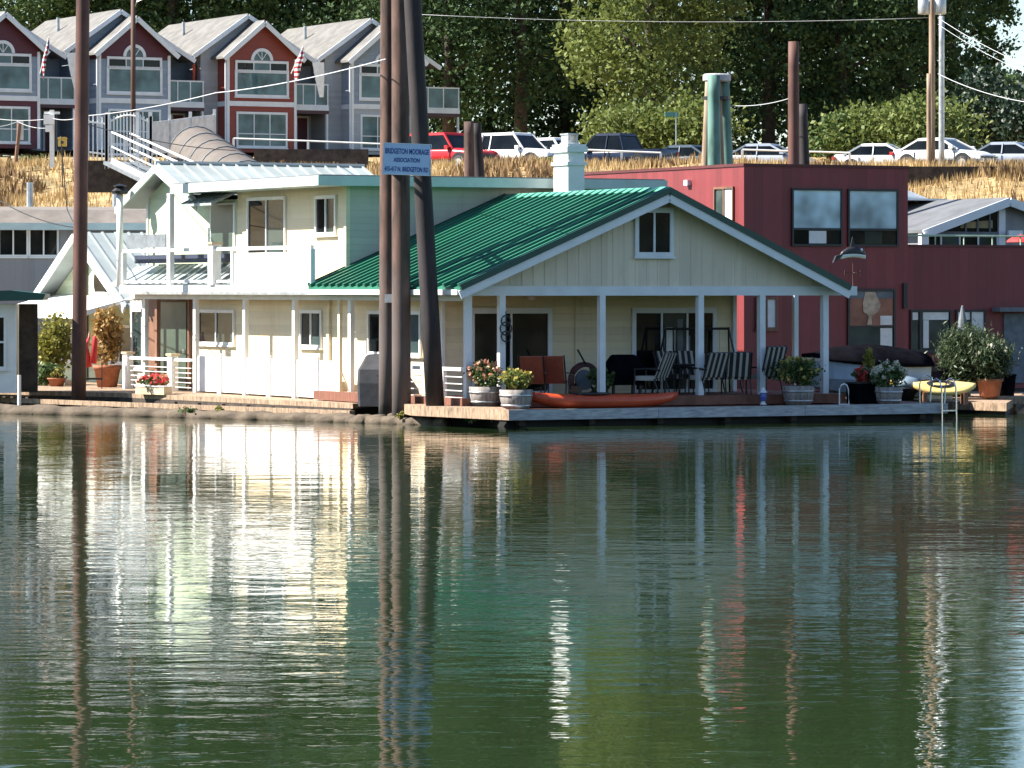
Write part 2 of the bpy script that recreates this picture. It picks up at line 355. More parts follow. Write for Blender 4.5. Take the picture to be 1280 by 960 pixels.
wm, nt, b = newmat('river water')
b.inputs['Base Color'].default_value = (.015, .030, .011, 1); b.inputs['Roughness'].default_value = .015; b.inputs['IOR'].default_value = 1.333
tc = N(nt, 'ShaderNodeTexCoord'); mp = N(nt, 'ShaderNodeMapping'); mp.inputs['Scale'].default_value = (.75, 1.25, 1); mp.inputs['Rotation'].default_value = (0, 0, R(8))
nt.links.new(tc.outputs['Object'], mp.inputs['Vector'])
n1 = N(nt, 'ShaderNodeTexNoise', Scale=2.0, Detail=3.5, Roughness=.5, Distortion=.3); n2 = N(nt, 'ShaderNodeTexNoise', Scale=.45, Detail=1.0, Roughness=.5)
nt.links.new(mp.outputs[0], n1.inputs['Vector']); nt.links.new(mp.outputs[0], n2.inputs['Vector'])
m1 = N(nt, 'ShaderNodeMath', operation='MULTIPLY'); m1.inputs[1].default_value = .0068; nt.links.new(n1.outputs['Fac'], m1.inputs[0])
n4 = N(nt, 'ShaderNodeTexNoise', Scale=.09, Detail=2.0, Roughness=.5); nt.links.new(mp.outputs[0], n4.inputs['Vector'])
mr = N(nt, 'ShaderNodeMapRange'); nt.links.new(n4.outputs['Fac'], mr.inputs['Value']); mr.inputs['From Min'].default_value = .35; mr.inputs['From Max'].default_value = .65; mr.inputs['To Min'].default_value = .55; mr.inputs['To Max'].default_value = 1.5
mm = N(nt, 'ShaderNodeMath', operation='MULTIPLY'); nt.links.new(m1.outputs[0], mm.inputs[0]); nt.links.new(mr.outputs[0], mm.inputs[1]); m1 = mm
m2 = N(nt, 'ShaderNodeMath', operation='MULTIPLY_ADD'); m2.inputs[1].default_value = .0085; nt.links.new(n2.outputs['Fac'], m2.inputs[0]); nt.links.new(m1.outputs[0], m2.inputs[2])
bp = N(nt, 'ShaderNodeBump', Strength=1.0, Distance=1.0); nt.links.new(m2.outputs[0], bp.inputs['Height']); nt.links.new(bp.outputs['Normal'], b.inputs['Normal'])
mb = MB(); mb.add([(-1500, -300, 0), (1500, -300, 0), (1500, 140, 0), (-1500, 140, 0)], [(0, 1, 2, 3)]); struct(mb.build('water', wm))

# dry grass of the bank: uncountable
pts = []
while len(pts) < 60000:
    x, y = random.uniform(-24, 26), random.uniform(135, 172)
    if random.random() < .35+.65*(math.sin(x*1.3+math.sin(y*.8)*2)*.5+.5): pts.append((x, y, gz(x, y)-.05))
tag(blades('dry_grass', pts, .50, .065, LF_DRY, hs=np.array([1-.12*max(0, min(1, (p[1]-158)/8)) for p in pts])), 'dry straw coloured grass covering the levee bank', 'grass', kind='stuff')
pts = []
while len(pts) < 14000:
    x, y = random.uniform(-24, 26), random.uniform(136, 171)
    if math.sin(x*.9+2)+math.sin(y*.7+x*.3) > .45: pts.append((x, y, gz(x, y)-.05))
tag(blades('brown_weeds', pts, .8, .22, LF_DRYB, hs=np.array([1-.5*max(0, min(1, (p[1]-158)/8)) for p in pts])), 'patches of brown and dull green weeds on the levee bank', 'weeds', kind='stuff')

# ------------------------------------------------------------------ windows, doors
def window(root, pl, c, a0, a1, z0, z1, fm=WHITE, gm=GLASS, mull=1, fw=.07, bar=False, name='window', sill=True, split=None):
    """frame (a part) with its panes as sub-parts"""
    a0, a1 = min(a0, a1), max(a0, a1); mb = MB(); d0, d1 = .004, .06
    mb.pb(pl, c, a0-fw, a1+fw, z1, z1+fw*1.2, d0, d1); mb.pb(pl, c, a0-fw, a1+fw, z0-fw, z0, d0, d1)
    mb.pb(pl, c, a0-fw, a0, z0, z1, d0, d1); mb.pb(pl, c, a1, a1+fw, z0, z1, d0, d1)
    for k in range(mull):
        x = a0+(a1-a0)*(k+1)/(mull+1); mb.pb(pl, c, x-.025, x+.025, z0, z1, d0, d1-.008)
    if bar: mb.pb(pl, c, a0, a1, (split or (z0+z1)/2)-.025, (split or (z0+z1)/2)+.025, d0, d1-.011)
    w = mb.build(name, fm, root)
    for k in range(mull+1):
        x0 = a0+(a1-a0)*k/(mull+1); x1 = a0+(a1-a0)*(k+1)/(mull+1)
        g = gm[k % len(gm)] if isinstance(gm, (list, tuple)) else gm
        MB().pb(pl, c, x0+.001, x1-.001, z0, z1, .002, .018).build('pane', g, w)
    if sill: MB().pb(pl, c, a0-fw-.03, a1+fw+.03, z0-fw-.05, z0-fw-.002, .003, .09).build('sill', fm, w)
    return w

# ================================================================== THE YELLOW FLOATING HOUSE
h = Fr(585, 92, 27)
house = thing('floating_house', 'cream yellow two storey floating house with ribbed green metal gable roof', 'house', (h.o[0], h.o[1], 0), h.a)
DZ, LZ = .62, .38
def hx(px, py=365, x=.6): return h.X(px, py, x)
def hy(px, py=365, y=0): return h.Y(px, py, y)
MB().box(-.3, 10.0, -.3, 8, .40, DZ).build('deck', DECKR, house)
MB().box(.2, 8.6, 2.2, 21.5, -.2, .395).build('float', FLOATM, house)
yb = hx(247)[0]
MB().box(.6, 8.53, 2.5, yb, .42, 3.1).build('lower_wall', YEL, house)
MB().box(.6, 8.4, yb+.002, 22.6, .39, 3.1).build('rear_wall', SAGE, house)
yu = hx(297)[0]
up = MB().box(.6, 9.0, 8.0, yu, 3.1, 5.70).build('upper_wall', YEL, house)
MB().box(.585, 9.02, 7.955, 7.998, 3.0, 5.69).build('front_cladding', siding('shaded sage lap siding', (.55, .50, .42), .17), house)  # redder sage, tinted to offset green light bounced from the roof
MB().box(.55, .66, 7.93, 8.06, 3.1, 5.69).build('corner_trim', YEL, house)
MB().box(.6, 8.8, yu+.002, 21.2, 3.1, 5.3).prism([(yu+.01, 5.3), (21.19, 5.3), (21.19, 5.66), (19.47, 6.34), (17.3, 5.52), (yu+.01, 5.5)], 'x', .6, 8.79).build('gabled_upper_wall', PALEG, house)
MB().box(.56, .64, 21.15, 21.27, 3.1, 5.55).build('corner_trim', WHITE, house)
# flat roof over the balcony
MB().box(-.42, 9.42, 7.45, 17.1, 5.69, 5.93).build('flat_roof', TEAL, house)
MB().box(-.37, 9.37, 7.5, 17.05, 5.932, 5.96).build('roof_membrane', DKROOF, house)
# rear gable roof in pale metal
ry, rz_, ey, ez = 19.47, 6.56, 2.97, 1.10
mb = MB()
for sgn in (-1, 1):
    mb.prism([(ry, rz_), (ry+sgn*ey, rz_-ez), (ry+sgn*ey, rz_-ez-.07), (ry, rz_-.07)], 'x', .12, 6.4)
    for i in range(17):
        x = .16+i*.385
        mb.bar((x, ry, rz_+.02), (x, ry+sgn*ey, rz_-ez+.02), .05, .05)
mb.build('rear_roof', PMETAL, house)
mb = MB()
for sgn in (-1, 1): mb.bar((.1, ry, rz_-.14), (.1, ry+sgn*ey, rz_-ez-.14), .05, .2)
mb.build('rear_rake_trim', TEAL, house)
MB().tube([(.1, ry, rz_+.03), (6.4, ry, rz_+.03)], .06, 6).build('rear_ridge_cap', PMETAL, house)
# left posts and porch roof
for px in (182, 197, 245, 307, 369, 439):
    y = hx(px, 365, 0)[0]; MB().box(-.055, .055, y-.08, y+.08, LZ-.02, 2.92).build('porch_post', WHITE if px != 197 else BROWNW, house)
ye = hx(150, 365, -.4)[0]
MB().box(-.42, .6, 8.05, ye, 3.06, 3.24).build('balcony_floor', WHITE, house)
MB().box(-.44, -.36, .3, ye, 2.99, 3.055).build('gutter', STEEL, house)
MB().box(-.09, .09, .1, ye-.3, 2.86, 3.03).build('porch_beam', WHITE, house)
MB().box(.1, .6, 2.5, ye-.3, 2.98, 3.02).build('left_porch_ceiling', WHITE, house)
# balcony rail
y0, y1, y2, y3 = hx(390, 312, -.36)[0], hx(292, 312, -.36)[0], hx(268, 312, -.36)[0], hx(155, 312, -.36)[0]
mb = MB().box(-.40, -.31, y0, y3, 4.13, 4.22).box(-.385, -.33, y1, y3, 3.30, 3.37)
mb.build('balcony_rail', WHITE, house)
MB().box(-.375, -.345, y0, y1, 3.245, 4.05).build('balcony_panel', WHITE, house)
for y in (y0, y1, y3): MB().box(-.42, -.30, y-.06, y+.06, 3.24, 4.13).build('rail_post', WHITE, house)
nw = MB().box(-.48, -.24, y2-.16, y2+.16, 3.24, 4.30).build('newel_post', WHITE, house)
MB().box(-.52, -.20, y2-.21, y2+.21, 4.302, 4.36).build('newel_cap', WOODL, nw)
y = hx(213, 300, -.36)[0]; MB().box(-.42, -.29, y-.11, y+.11, 3.24, 5.70).build('balcony_post', WHITE, house)
mb = MB().prism([(-.28, 3.26), (.58, 3.78), (.58, 3.72), (-.28, 3.2)], 'y', y1+.2, 22.0)
for i in range(14): yy = y1+.3+i*.5; mb.bar((-.28, yy, 3.28), (.57, yy, 3.80), .05, .05)
mb.build('balcony_metal_skirt', PMETAL, house)
MB().box(-.05, .12, y2, y3, 3.84, 4.06).build('planter_bench', mat('navy painted bench', (.03, .04, .08), .6), house)
a, b_ = hx(207, 300, -.2)[0], hx(158, 300, -.2)[0]
MB().box(-.2, -.17, a, b_, 4.26, 4.62).build('wind_screen', UMBG, house)
y = hx(152, 300, -.2)[0]
fl = MB().tube([(-.25, y, 3.2), (-.25, y, 5.75)], .09, 10).build('stove_pipe', WHITE, house, True)
MB().lathe([(.05, 0), (.22, .02), (.24, .10), (.12, .2), (.20, .24), (.02, .30)], (-.25, y, 5.75), 10).build('pipe_cap', BLACK, fl)
# doors and windows of the left side
a0, a1 = hx(293)[0], hx(266)[0]
d = MB().pb('X', .6, a0-.1, a1+.1, 3.12, 5.42, .004, .05).build('balcony_door', WHITE, house)
MB().pb('X', .6, a0, a1, 3.2, 5.36, .052, .06).build('door_glass', DOORG, d)
mb = MB().prism([(.59, 5.72), (-.15, 5.40), (-.15, 5.34), (.59, 5.66)], 'y', a0-.2, a1+.35)
for i in range(6): yy = a0-.15+i*(a1-a0+.5)/5; mb.bar((.58, yy, 5.735), (-.15, yy, 5.415), .04, .04)
mb.build('door_awning', PMETAL, house)
window(house, 'X', .6, hx(312)[0], hx(357)[0], 4.08, 5.44, gm=[GLASSG, GLASS])
window(house, 'X', .6, hx(397)[0], hx(420)[0], 4.56, 5.40, gm=[GLASSG, GLASS])
window(house, 'X', .6, hx(251)[0]+.05, hx(293)[0], 1.72, 2.50, gm=[GLASSG, GLASS])
window(house, 'X', .6, hx(378)[0], hx(402)[0], 1.72, 2.52, gm=[GLASSG, GLASS])
window(house, 'X', .6, hx(463)[0], hx(526)[0], 1.6, 2.52, gm=[GLASSG, GLASS])
d = MB().pb('X', .6, hx(240)[0], hx(203)[0], .42, 2.86, .004, .09).build('entry_door_frame', BROWNW, house)
a0, a1 = hx(238)[0]+.02, hx(206)[0]
dd = MB().pb('X', .6, a0, a1, .44, 2.78, .092, .12).build('entry_door', DOORG, d)
MB().pb('X', .6, a0+.06, a0+.14, 1.4, 1.5, .122, .17).build('door_knob', STEEL, dd)
MB().pb('X', .6, hx(195)[0]-.1, hx(188)[0]+.1, .42, 2.86, .004, .08).build('entry_trim', BROWNW, house)
window(house, 'X', .6, hx(179)[0], hx(162)[0]-.3, 1.0, 2.5, gm=GLASSG, mull=0)
mb = MB()
for i in range(5):
    y = hx(178, 365, 0)[0]+i*.28; mb.lathe([(.02, -.03), (.09, 0), (.02, .03)], (0, y, 2.84), 8)
mb.build('eave_scrollwork', WHITE, house)
MB().box(.52, .6, 8.9, 9.05, .9, 2.9).build('down_pipe', YEL, house)
# white solid rail panels under the left porch
for pa, pb_ in ((247, 306), (308, 368), (371, 424)):
    ya, yb2 = hx(pb_, 440, 0)[0]+.05, hx(pa, 440, 0)[0]-.05; ym = (ya+yb2)/2
    MB().box(-.02, .03, ya, yb2, LZ+.05, 1.36).build('rail_panel', WHITE, house)
    MB().box(-.06, .0, ym-.12, ym+.12, LZ, 1.45).build('rail_post', WHITE, house)
y = hx(425, 440, 0)[0]; MB().box(-.04, .04, y-.06, y+.06, LZ, 2.86).build('porch_post', YEL, house)
# entry rail with cables
ra, rb, rc = hx(239, 447, -.1)[0], hx(216, 447, -.1)[0], hx(160, 447, -.1)[0]
mb = MB().box(-.14, -.06, ra, rc, 1.20, 1.28)
for k in range(5): mb.tube([(-.1, ra, .5+k*.13), (-.1, rc, .5+k*.13)], .012, 5)
mb.build('entry_rail', WHITE, house)
for y in (rb, rc):
    n = MB().box(-.2, 0, y-.15, y+.15, LZ, 1.34).build('newel_post', WHITE, house)
    MB().box(-.23, .03, y-.2, y+.2, 1.342, 1.40).build('newel_cap', WOODL, n)
mb = MB().box(-.04, .04, .3, 3.1, 1.24, 1.32)
for k in range(4): mb.tube([(0, .3, .62+.16*k), (0, 3.1, .62+.16*k)], .013, 5)
mb.build('side_rail', WHITE, house)
MB().box(-.05, .05, 1.2, 1.32, DZ, 1.30).build('rail_post', WHITE, house)
# green gable roof
EX0, EX1, RX, EZ, RZ = -.45, 10.0, 5.03, 3.17, 5.45
mb = MB()
sl0 = (RZ-EZ)/(RX-EX0); sl1 = (RZ-EZ)/(EX1-RX)
mb.prism([(EX0, EZ), (RX, RZ), (RX, RZ-.07), (EX0, EZ-.07)], 'y', -.5, 7.95)
mb.prism([(EX1, EZ), (RX, RZ), (RX, RZ-.07), (EX1, EZ-.07)], 'y', -.5, 7.95)
for i in range(22):
    y = -.42+i*.395
    for ex in (EX0, EX1): mb.bar((ex, y, EZ+.04), (RX, y, RZ+.04), .09, .10)
mb.build('green_roof', GROOF, house)
MB().prism([(RX-.2, RZ-.02), (RX, RZ+.09), (RX+.2, RZ-.02), (RX, RZ-.0)], 'y', -.52, 7.97).build('ridge_cap', MINT, house)
mb = MB()
for ex in (EX0, EX1): mb.bar((ex, -.52, EZ-.0), (RX, -.52, RZ-.0), .06, .14)
mb.build('rake_flashing', GROOFD, house)
mb = MB()
for ex in (EX0, EX1): mb.bar((ex, -.49, EZ-.17), (RX, -.49, RZ-.17), .05, .20)
mb.build('rake_trim', TRIM, house)
MB().bar((EX0+.02, 7.98, EZ+.02), (RX, 7.98, RZ+.02), .06, .2).build('rear_flashing', GROOFD, house)
MB().box(EX0-.06, EX0+.02, -.45, 7.9, EZ-.17, EZ-.05).build('eave_gutter', WHITE, house)
mb = MB().prism([(EX0+.35, 3.2), (RX, RZ-.12), (EX1-.35, 3.2)], 'y', 0, .12)
for i in range(33):
    x = .2+i*.3; zt = RZ-.16-abs(x-RX)*(sl0 if x < RX else sl1)
    if zt > 3.35: mb.box(x-.016, x+.016, -.009, -.001, 3.22, zt-.02)
mb.build('gable_wall', BOARD, house)
MB().box(-.12, 10.47, -.06, .14, 2.98, 3.20).build('front_beam', TRIM, house)
MB().box(0, 9.8, .15, 2.5, 3.03, 3.07).build('porch_ceiling', TRIM, house)
MB().box(8.54, 9.7, 2.5, 7.9, 3.03, 3.07).build('side_porch_ceiling', TRIM, house)
window(house, 'Y', -.017, hy(797)[0], hy(836)[0], 4.0, 4.93, TRIM, [GLASS, GLASS], fw=.10)
for px in (585, 627, 752, 875, 952, 1031):
    x = hy(px)[0]; MB().box(x-.075, x+.075, -.06, .09, DZ-.02, 2.98).build('porch_post', TRIM, house)
x = h.Y(993, 365, 2.6)[0]; MB().box(x-.06, x+.06, 2.5, 2.62, DZ, 3.02).build('porch_post', TRIM, house)
x2 = hy(1031)[0]
MB().bar((x, 2.55, 1.42), (x2, .05, 1.42), .06, .07).build('side_rail', TRIM, house)
MB().box(.52, .60, 2.42, 2.498, .63, 3.0).build('corner_trim', WHITE, house)
MB().box(8.46, 8.56, 2.43, 2.498, .63, 3.0).build('corner_trim', TRIM, house)
MB().box(4.1, 4.14, 2.46, 2.498, .63, 2.95).build('conduit', YEL, house)
fy = lambda px: h.Y(px, 388, 2.5)[0]
window(house, 'Y', 2.5, fy(592), fy(684), .70, 2.55, TRIM, [GLASS, GLASS], fw=.11, name='sliding_door', sill=False)
sd = window(house, 'Y', 2.5, fy(794), fy(890), .70, 2.55, TRIM, [GLASS, GLASSG, GLASS], mull=2, fw=.11, name='sliding_door', sill=False)
for k, (a_, b2, z0, z1) in enumerate(((830, 840, 1.2, 2.2), (846, 853, 1.5, 2.4), (858, 862, .9, 2.0))): MB().pb('Y', 2.5, fy(a_), fy(b2), z0, z1, .019, .026).build('curtain_or_reflection', UMBG if k else WHCLOTH, sd)  # pale strips painted on the glass as its reflections
MB().lathe([(.02, 0), (.09, .02), (.1, .1), (.03, .16)], (2.62, 1.9, 2.86), 10).build('porch_light', WHITE, house)
# chimney
cx0, cx1 = 6.03, 6.50
ch = MB().box(cx0, cx1, 6.5, 7.28, 4.6, 6.58).build('chimney', WHITE, house)
mb = MB().box(cx0-.05, cx1+.05, 6.45, 7.33, 6.25, 6.33).box(cx0-.06, cx1+.06, 6.44, 7.34, 6.582, 6.72).box(cx0-.03, cx1+.03, 6.47, 7.31, 6.722, 6.78)
mb.build('chimney_band', WHITE, ch)
MB().box(cx0+.08, cx1-.08, 6.65, 7.1, 6.782, 6.83).box(cx0+.1, cx0+.14, 6.68, 7.07, 6.83, 7.02).box(cx1-.14, cx1-.1, 6.68, 7.07, 6.83, 7.02).box(cx0+.08, cx1-.08, 6.65, 7.1, 7.022, 7.06).build('chimney_cap', STEEL, ch)

# weather vane on the beam end
wx, wy = 10.4, .02
vane = thing('weather_vane', 'weather vane shaped as a black and white whale on the porch beam end', 'weather vane', h.W(wx, wy, 3.2), h.a-R(4)); vane.scale = (.76, .76, .92)
MB().tube([(0, 0, 0), (0, 0, .72)], .016, 6).build('spindle', CORTEN, vane)
MB().bar((-.28, 0, .36), (.28, 0, .36), .02).bar((0, -.28, .36), (0, .28, .36), .02).box(-.30, -.27, -.01, .01, .29, .43).box(.26, .30, -.01, .01, .29, .43).build('compass_arms', CORTEN, vane)
prof = [(-.44, .04, .03), (-.36, .09, .06), (-.2, .15, .10), (0, .19, .12), (.2, .17, .12), (.36, .12, .09), (.44, .05, .05)]
rings = [[(x, ww*math.cos(t), .88-.25*(x*x)+(hh if math.sin(t) > 0 else hh*.35)*math.sin(t)) for t in [2*math.pi*k/10 for k in range(10)]] for x, hh, ww in prof]
wb = MB().loft(rings).build('whale_body', BLACK, vane, True)
rings = [[(x, ww*.95*math.cos(t), .855-.25*(x*x)+.075*math.sin(t)-.02) for t in [2*math.pi*k/10 for k in range(10)]] for x, hh, ww in prof]
MB().loft(rings).build('whale_belly', WHITE, vane, True)
MB().prism([(-.1, 1.03), (.08, 1.03), (-.02, 1.30)], 'y', -.02, .02).build('dorsal_fin', BLACK, vane)
MB().prism([(-.40, .84), (-.62, .80), (-.72, .62), (-.56, .70), (-.40, .80)], 'y', -.05, .05).build('tail_fluke', BLACK, vane)
MB().lathe([(.01, -.05), (.05, 0), (.01, .05)], (.27, -.085, .955), 8).build('eye_patch', WHITE, vane)

# hanging ornament on the second porch post
orn = thing('hanging_ornament', 'dark wrought iron hanging ornament on the second front porch post', 'ornament', h.W(hy(628)[0], -.16, 0), h.a)
mb = MB()
for zz, r_ in ((2.40, .12), (2.22, .15), (2.04, .12)): mb.tube([(r_*math.cos(t), -.02, zz+r_*math.sin(t)) for t in [2*math.pi*k/14 for k in range(15)]], .018, 5)
mb.build('scroll', BLACK, orn); MB().tube([(0, -.02, 1.85), (0, -.02, 2.62)], .014, 5).build('rod', BLACK, orn)

# ================================================================== DOCKS AND LOGS
dock = thing('front_dock', 'low grey edged wooden dock along the front of the yellow house', 'dock', h.W(0, 0, 0), h.a)
MB().box(.25, 12.05, -1.45, -.302, .26, .375).box(10.002, 12.05, -.301, 4.5, .26, .375).build('deck_boards', DECKR, dock)
for a_, b2 in ((.25, 4.15), (4.16, 8.1), (8.11, 12.1)): MB().box(a_, b2, -1.55, -1.452, .15, .39).build('edge_board', DECKG, dock)
MB().box(12.052, 12.12, -1.45, 4.5, .14, .385).build('end_board', DECKG, dock)
MB().box(.4, 11.9, -1.2, 4, -.3, .255).build('float', FLOATM, dock)
for k in range(7): MB().box(.6+k*1.8, .75+k*1.8, -1.42, -1.2, .02, .15).build('float_bracket', CREOS, dock)

def slab(pts, z0, z1): return MB().prism([(p.x, p.y) for p in pts], 'z', z0, z1)
g1 = [G(514, 507, .45), G(636, 512.5, .45)]; back = h.W(.2, .8); back2 = h.W(-.28, 3.2)
pk = slab([g1[0], g1[1], h.W(.22, -1.3), h.W(-.32, -.3), back2], .22, .45).build('plank_dock', DECKT)
tag(pk, 'sunlit tan plank dock between the pilings and the barrel planters', 'dock')
lp = [G(-120, 486.5, LZ), G(0, 487.5, LZ), G(150, 491, LZ), G(441, 504.5, LZ), h.W(.62, 5.9), h.W(.55, 22.5), G(-120, 462, LZ)]
wk = slab(lp, LZ-.12, LZ).build('walkway', DECKT); tag(wk, 'long tan timber walkway along the left side of the yellow house', 'walkway')
mb = MB()
for a_, b2, zz, ww in ((lp[0], lp[1], .20, .1), (lp[1], lp[2], .20, .1), (lp[2], lp[3], .20, .1)): mb.bar((a_.x, a_.y+.12, zz), (b2.x, b2.y+.12, zz), .12, .12)
mb.build('dark_stringer', CREOS, wk)
mb = MB()
for k in range(26):
    t = k/25; p = lp[1].lerp(lp[2], t*1.6) if t < .62 else lp[2].lerp(lp[3], (t-.62)/.38); mb.box(p.x-.06, p.x+.06, p.y-.02, p.y+.2, .0, .22)
mb.build('dock_block', CREOS, wk)
bm_a, bm_b = G(-60, 497.5, .17), G(440, 516.5, .17)
tag(MB().bar(bm_a, bm_b, .14, .12).build('timber_beam', DECKT), 'long pale timber beam running just above the floating logs', 'beam')
def log(pa, pb_, r_, label, z0=.02):
    n = 14; pts = []
    for k in range(n+1):
        p = pa.lerp(pb_, k/n); pts.append((p.x, p.y+.04*math.sin(k*1.7), z0+.025*math.sin(k*2.3+r_*40)))
    mb = MB().tube([Vector(pts[0]).lerp(Vector(pts[-1]), k/60)+Vector((0, .05*math.sin(k*.9+r_*90), .02*math.sin(k*.55))) for k in range(61)], r_, 10, r_*.85)
    mb.v = [(x+random.uniform(-.03, .03), y+random.uniform(-.02, .02), z+random.uniform(-.018, .018)) for x, y, z in mb.v]; o = mb.build('floating_log', LOGM, None, True); return tag(o, label, 'log', 'floating logs along the dock')
log(G(-80, 515, 0), G(245, 522, 0), .20, 'long floating log at the waterline, leftmost of those under the walkway')
log(G(215, 521.5, 0), G(480, 529, 0), .17, 'long floating log at the waterline below the white rail panels')
log(G(380, 526, 0), G(560, 532, 0), .16, 'mossy log floating right in front of the tall pilings')
log(G(490, 527.5, 0), G(634, 531, 0), .19, 'short dark log floating beneath the tan plank dock')
log(G(-80, 506, .1), G(220, 513, .1), .13, 'thin log lying behind the leftmost floating log')

# weeds on the logs
def plant(name, label, cat, loc, rx, rz, n, size, lm, group=None, flowers=None, fn=0, stems=5, zc=None, ry=None, shell=.3, droop=0, fsize=.09, fz=.2, aspect=.62):
    """a bush of single leaves on a few stems, flowers as a part of their own"""
    t = thing(name, label, cat, loc, 0, group); ry = ry or rx; zc = rz if zc is None else zc
    mb = MB()
    for k in range(stems):
        a_ = 2.4*k; rr = rx*.55*((k % 3)/2); mb.tube([(0, 0, -.02), (rr*.5*math.cos(a_), rr*.5*math.sin(a_), zc*.6), (rr*math.cos(a_), rr*math.sin(a_), zc+rz*.5)], .012+rx*.012, 5, .006)
    mb.build('stem', BROWNW, t)
    cl = ell_points((0, 0, zc), (rx*.85, ry*.85, rz*.9), max(5, n//40), .2); per = n//len(cl)+1
    c = np.repeat(cl, per, 0)+RNG.normal(size=(len(cl)*per, 3))*np.array([rx, ry, rz])*.19
    c = c[c[:, 2] > .01]
    leaf_mesh('foliage', c, size, lm, t, droop=droop, aspect=aspect)
    if flowers:
        f = ell_points((0, 0, zc+rz*fz), (rx*.95, ry*.95, rz*.95), fn, .7); f = f[f[:, 2] > .02]
        f = np.repeat(f, 5, 0)+RNG.normal(size=(len(f)*5, 3))*fsize*.3
        leaf_mesh('flower', f, fsize, flowers, t, aspect=.9)['kind'] = 'stuff'
    return t
for px, py, s_, lb in ((232, 519, .22, 'bright green weed growing on the log below the flower box'), (276, 517, .15, 'small pale weed growing on the log under the white rail'),
                       (500, 524, .12, 'tuft of weeds on the log before the tall pilings'), (590, 528, .17, 'clump of weeds hanging under the plank dock'), (615, 527, .14, 'pale weed at the right end of the plank dock')):
    plant('weed', lb, 'weed', G(px, py, .12), s_, s_*.7, 130, .07, LF_GRN if px < 240 or px > 580 else LF_YEL, 'weeds on the floating logs', stems=3)
pl = thing('buoy_block', 'black float block beside the end of the plank dock', 'float', G(588, 531, .0), R(20))
MB().box(-.5, .45, -.2, .2, -.1, .16).build('block', FLOATM, pl)

# ================================================================== PILINGS IN FRONT
def pile(pa, pb_, r_, m, name, label, cat, group=None, r2=None):
    pts = [Vector(pa).lerp(Vector(pb_), k/6) for k in range(7)]
    return tag(MB().tube(pts, r_, 16, r2 or r_*.9).build(name, m, None, True), label, cat, group)
pg = 'tall pilings of the mooring cluster'
pile(D(484, 525, 94.35)+Vector((0, 0, -.6)), D(486, -130, 94.3), .205, PILEW, 'piling', 'tall brown mooring piling, leftmost of the three in the middle cluster', 'piling', pg)
pile(D(502, 525, 93.6)+Vector((0, 0, -.6)), D(500, -130, 93.6), .225, PILEW, 'piling', 'tall upright brown mooring piling in the middle of its cluster of three', 'piling', pg)
pile(D(544, 507, 91.9)+Vector((0, 0, -.04)), D(508.5, -130, 91.6), .215, TARP, 'piling', 'dark leaning piling, rightmost of the cluster, standing on the plank dock', 'piling', pg)
pile(D(98, 492, 106)-Vector((0, 0, .8)), D(105, -140, 106), .195, CORTEN, 'mooring_pole', 'rust brown steel pole rising from the left walkway beside the red umbrella', 'pole')
# sign on the pilings
sg = thing('moorage_sign', 'pale blue moorage sign with dark blue lettering on the tall pilings', 'sign', D(508.5, 199, 91.25), R(2))
sg.rotation_euler = (0, R(2.2), R(2))
MB().box(-.53, .53, 0, .03, -.345, .345).build('board', SIGNB, sg)
MB().box(-.54, .54, -.006, .036, .346, .362).box(-.54, .54, -.006, .036, -.362, -.346).box(-.556, -.541, -.006, .036, -.362, .362).box(.541, .556, -.006, .036, -.362, .362).build('frame', TRIM, sg)
MB().box(-.44, -.36, .031, 2.95, .05, .12).box(-.44, -.36, .031, 2.95, -.2, -.13).build('bracket', STEEL, sg)
for txt, z, s_, wmax in (('BRIDGETON MOORAGE', .17, .17, 1.0), ('ASSOCIATION', -.025, .13, .60), ('415-417 N. BRIDGETON RD', -.235, .15, 1.0)):
    cu = bpy.data.curves.new('lettering', 'FONT'); cu.body = txt; cu.size = s_; cu.align_x = 'CENTER'; cu.align_y = 'CENTER'; cu.offset = .004; cu.extrude = .002
    o_ = bpy.data.objects.new('lettering_curve', cu); COL.objects.link(o_)
    bpy.context.view_layer.update(); wd = o_.dimensions.x; me = bpy.data.meshes.new_from_object(o_.evaluated_get(bpy.context.evaluated_depsgraph_get())); bpy.data.objects.remove(o_)
    me.materials.clear(); me.materials.append(SIGNT); o = bpy.data.objects.new('lettering', me); COL.objects.link(o)
    o.scale = (wmax/wd, 1.0, 1); o.parent = sg; o.location = (0, -.004, z); o.rotation_euler = (R(90), 0, 0)
tag(MB().box(-.1, .1, -.02, .02, -.1, .1).build('number_plate', WHCLOTH, None, loc=D(486, 373, 94.08)), 'small white plate nailed to the left mooring piling', 'plate')

# ================================================================== THINGS ON THE FRONT DOCK
OZ = .377
def barrel(label, loc, s_=1.0):
    t = thing('barrel_planter', label, 'planter', loc, random.uniform(0, 1), 'half barrel planters')
    MB().lathe([(.30*s_, 0), (.36*s_, .22*s_), (.385*s_, .46*s_), (.35*s_, .46*s_), (.33*s_, .40*s_)], n=20).build('tub', BARRELW, t, True)
    for z, r_ in ((.10, .337), (.33, .376)): MB().lathe([(r_*s_, z*s_-.022), (r_*s_+.008, z*s_-.022), (r_*s_+.012, z*s_+.022), (r_*s_, z*s_+.022)], n=20).build('hoop', STEEL, t, True)
    MB().lathe([(.02, .39*s_), (.325*s_, .39*s_), (.325*s_, .40*s_), (.02, .41*s_)], n=16).build('soil', DIRT, t)
    return t
def on(px, y, z): x = h.Y(px, 500, y)[0]; return h.W(x, y, z)
p = G(606, 507.5, .45); barrel('weathered half barrel planter at the left with pink and cream flowers', p, .97); plant('flowering_shrub', 'bush with peach and cream flowers in the leftmost half barrel', 'flowers', p+Vector((0, 0, .40)), .40, .30, 1000, .075, LF_GRN, 'plants in half barrels', FL_PEACH, 60)
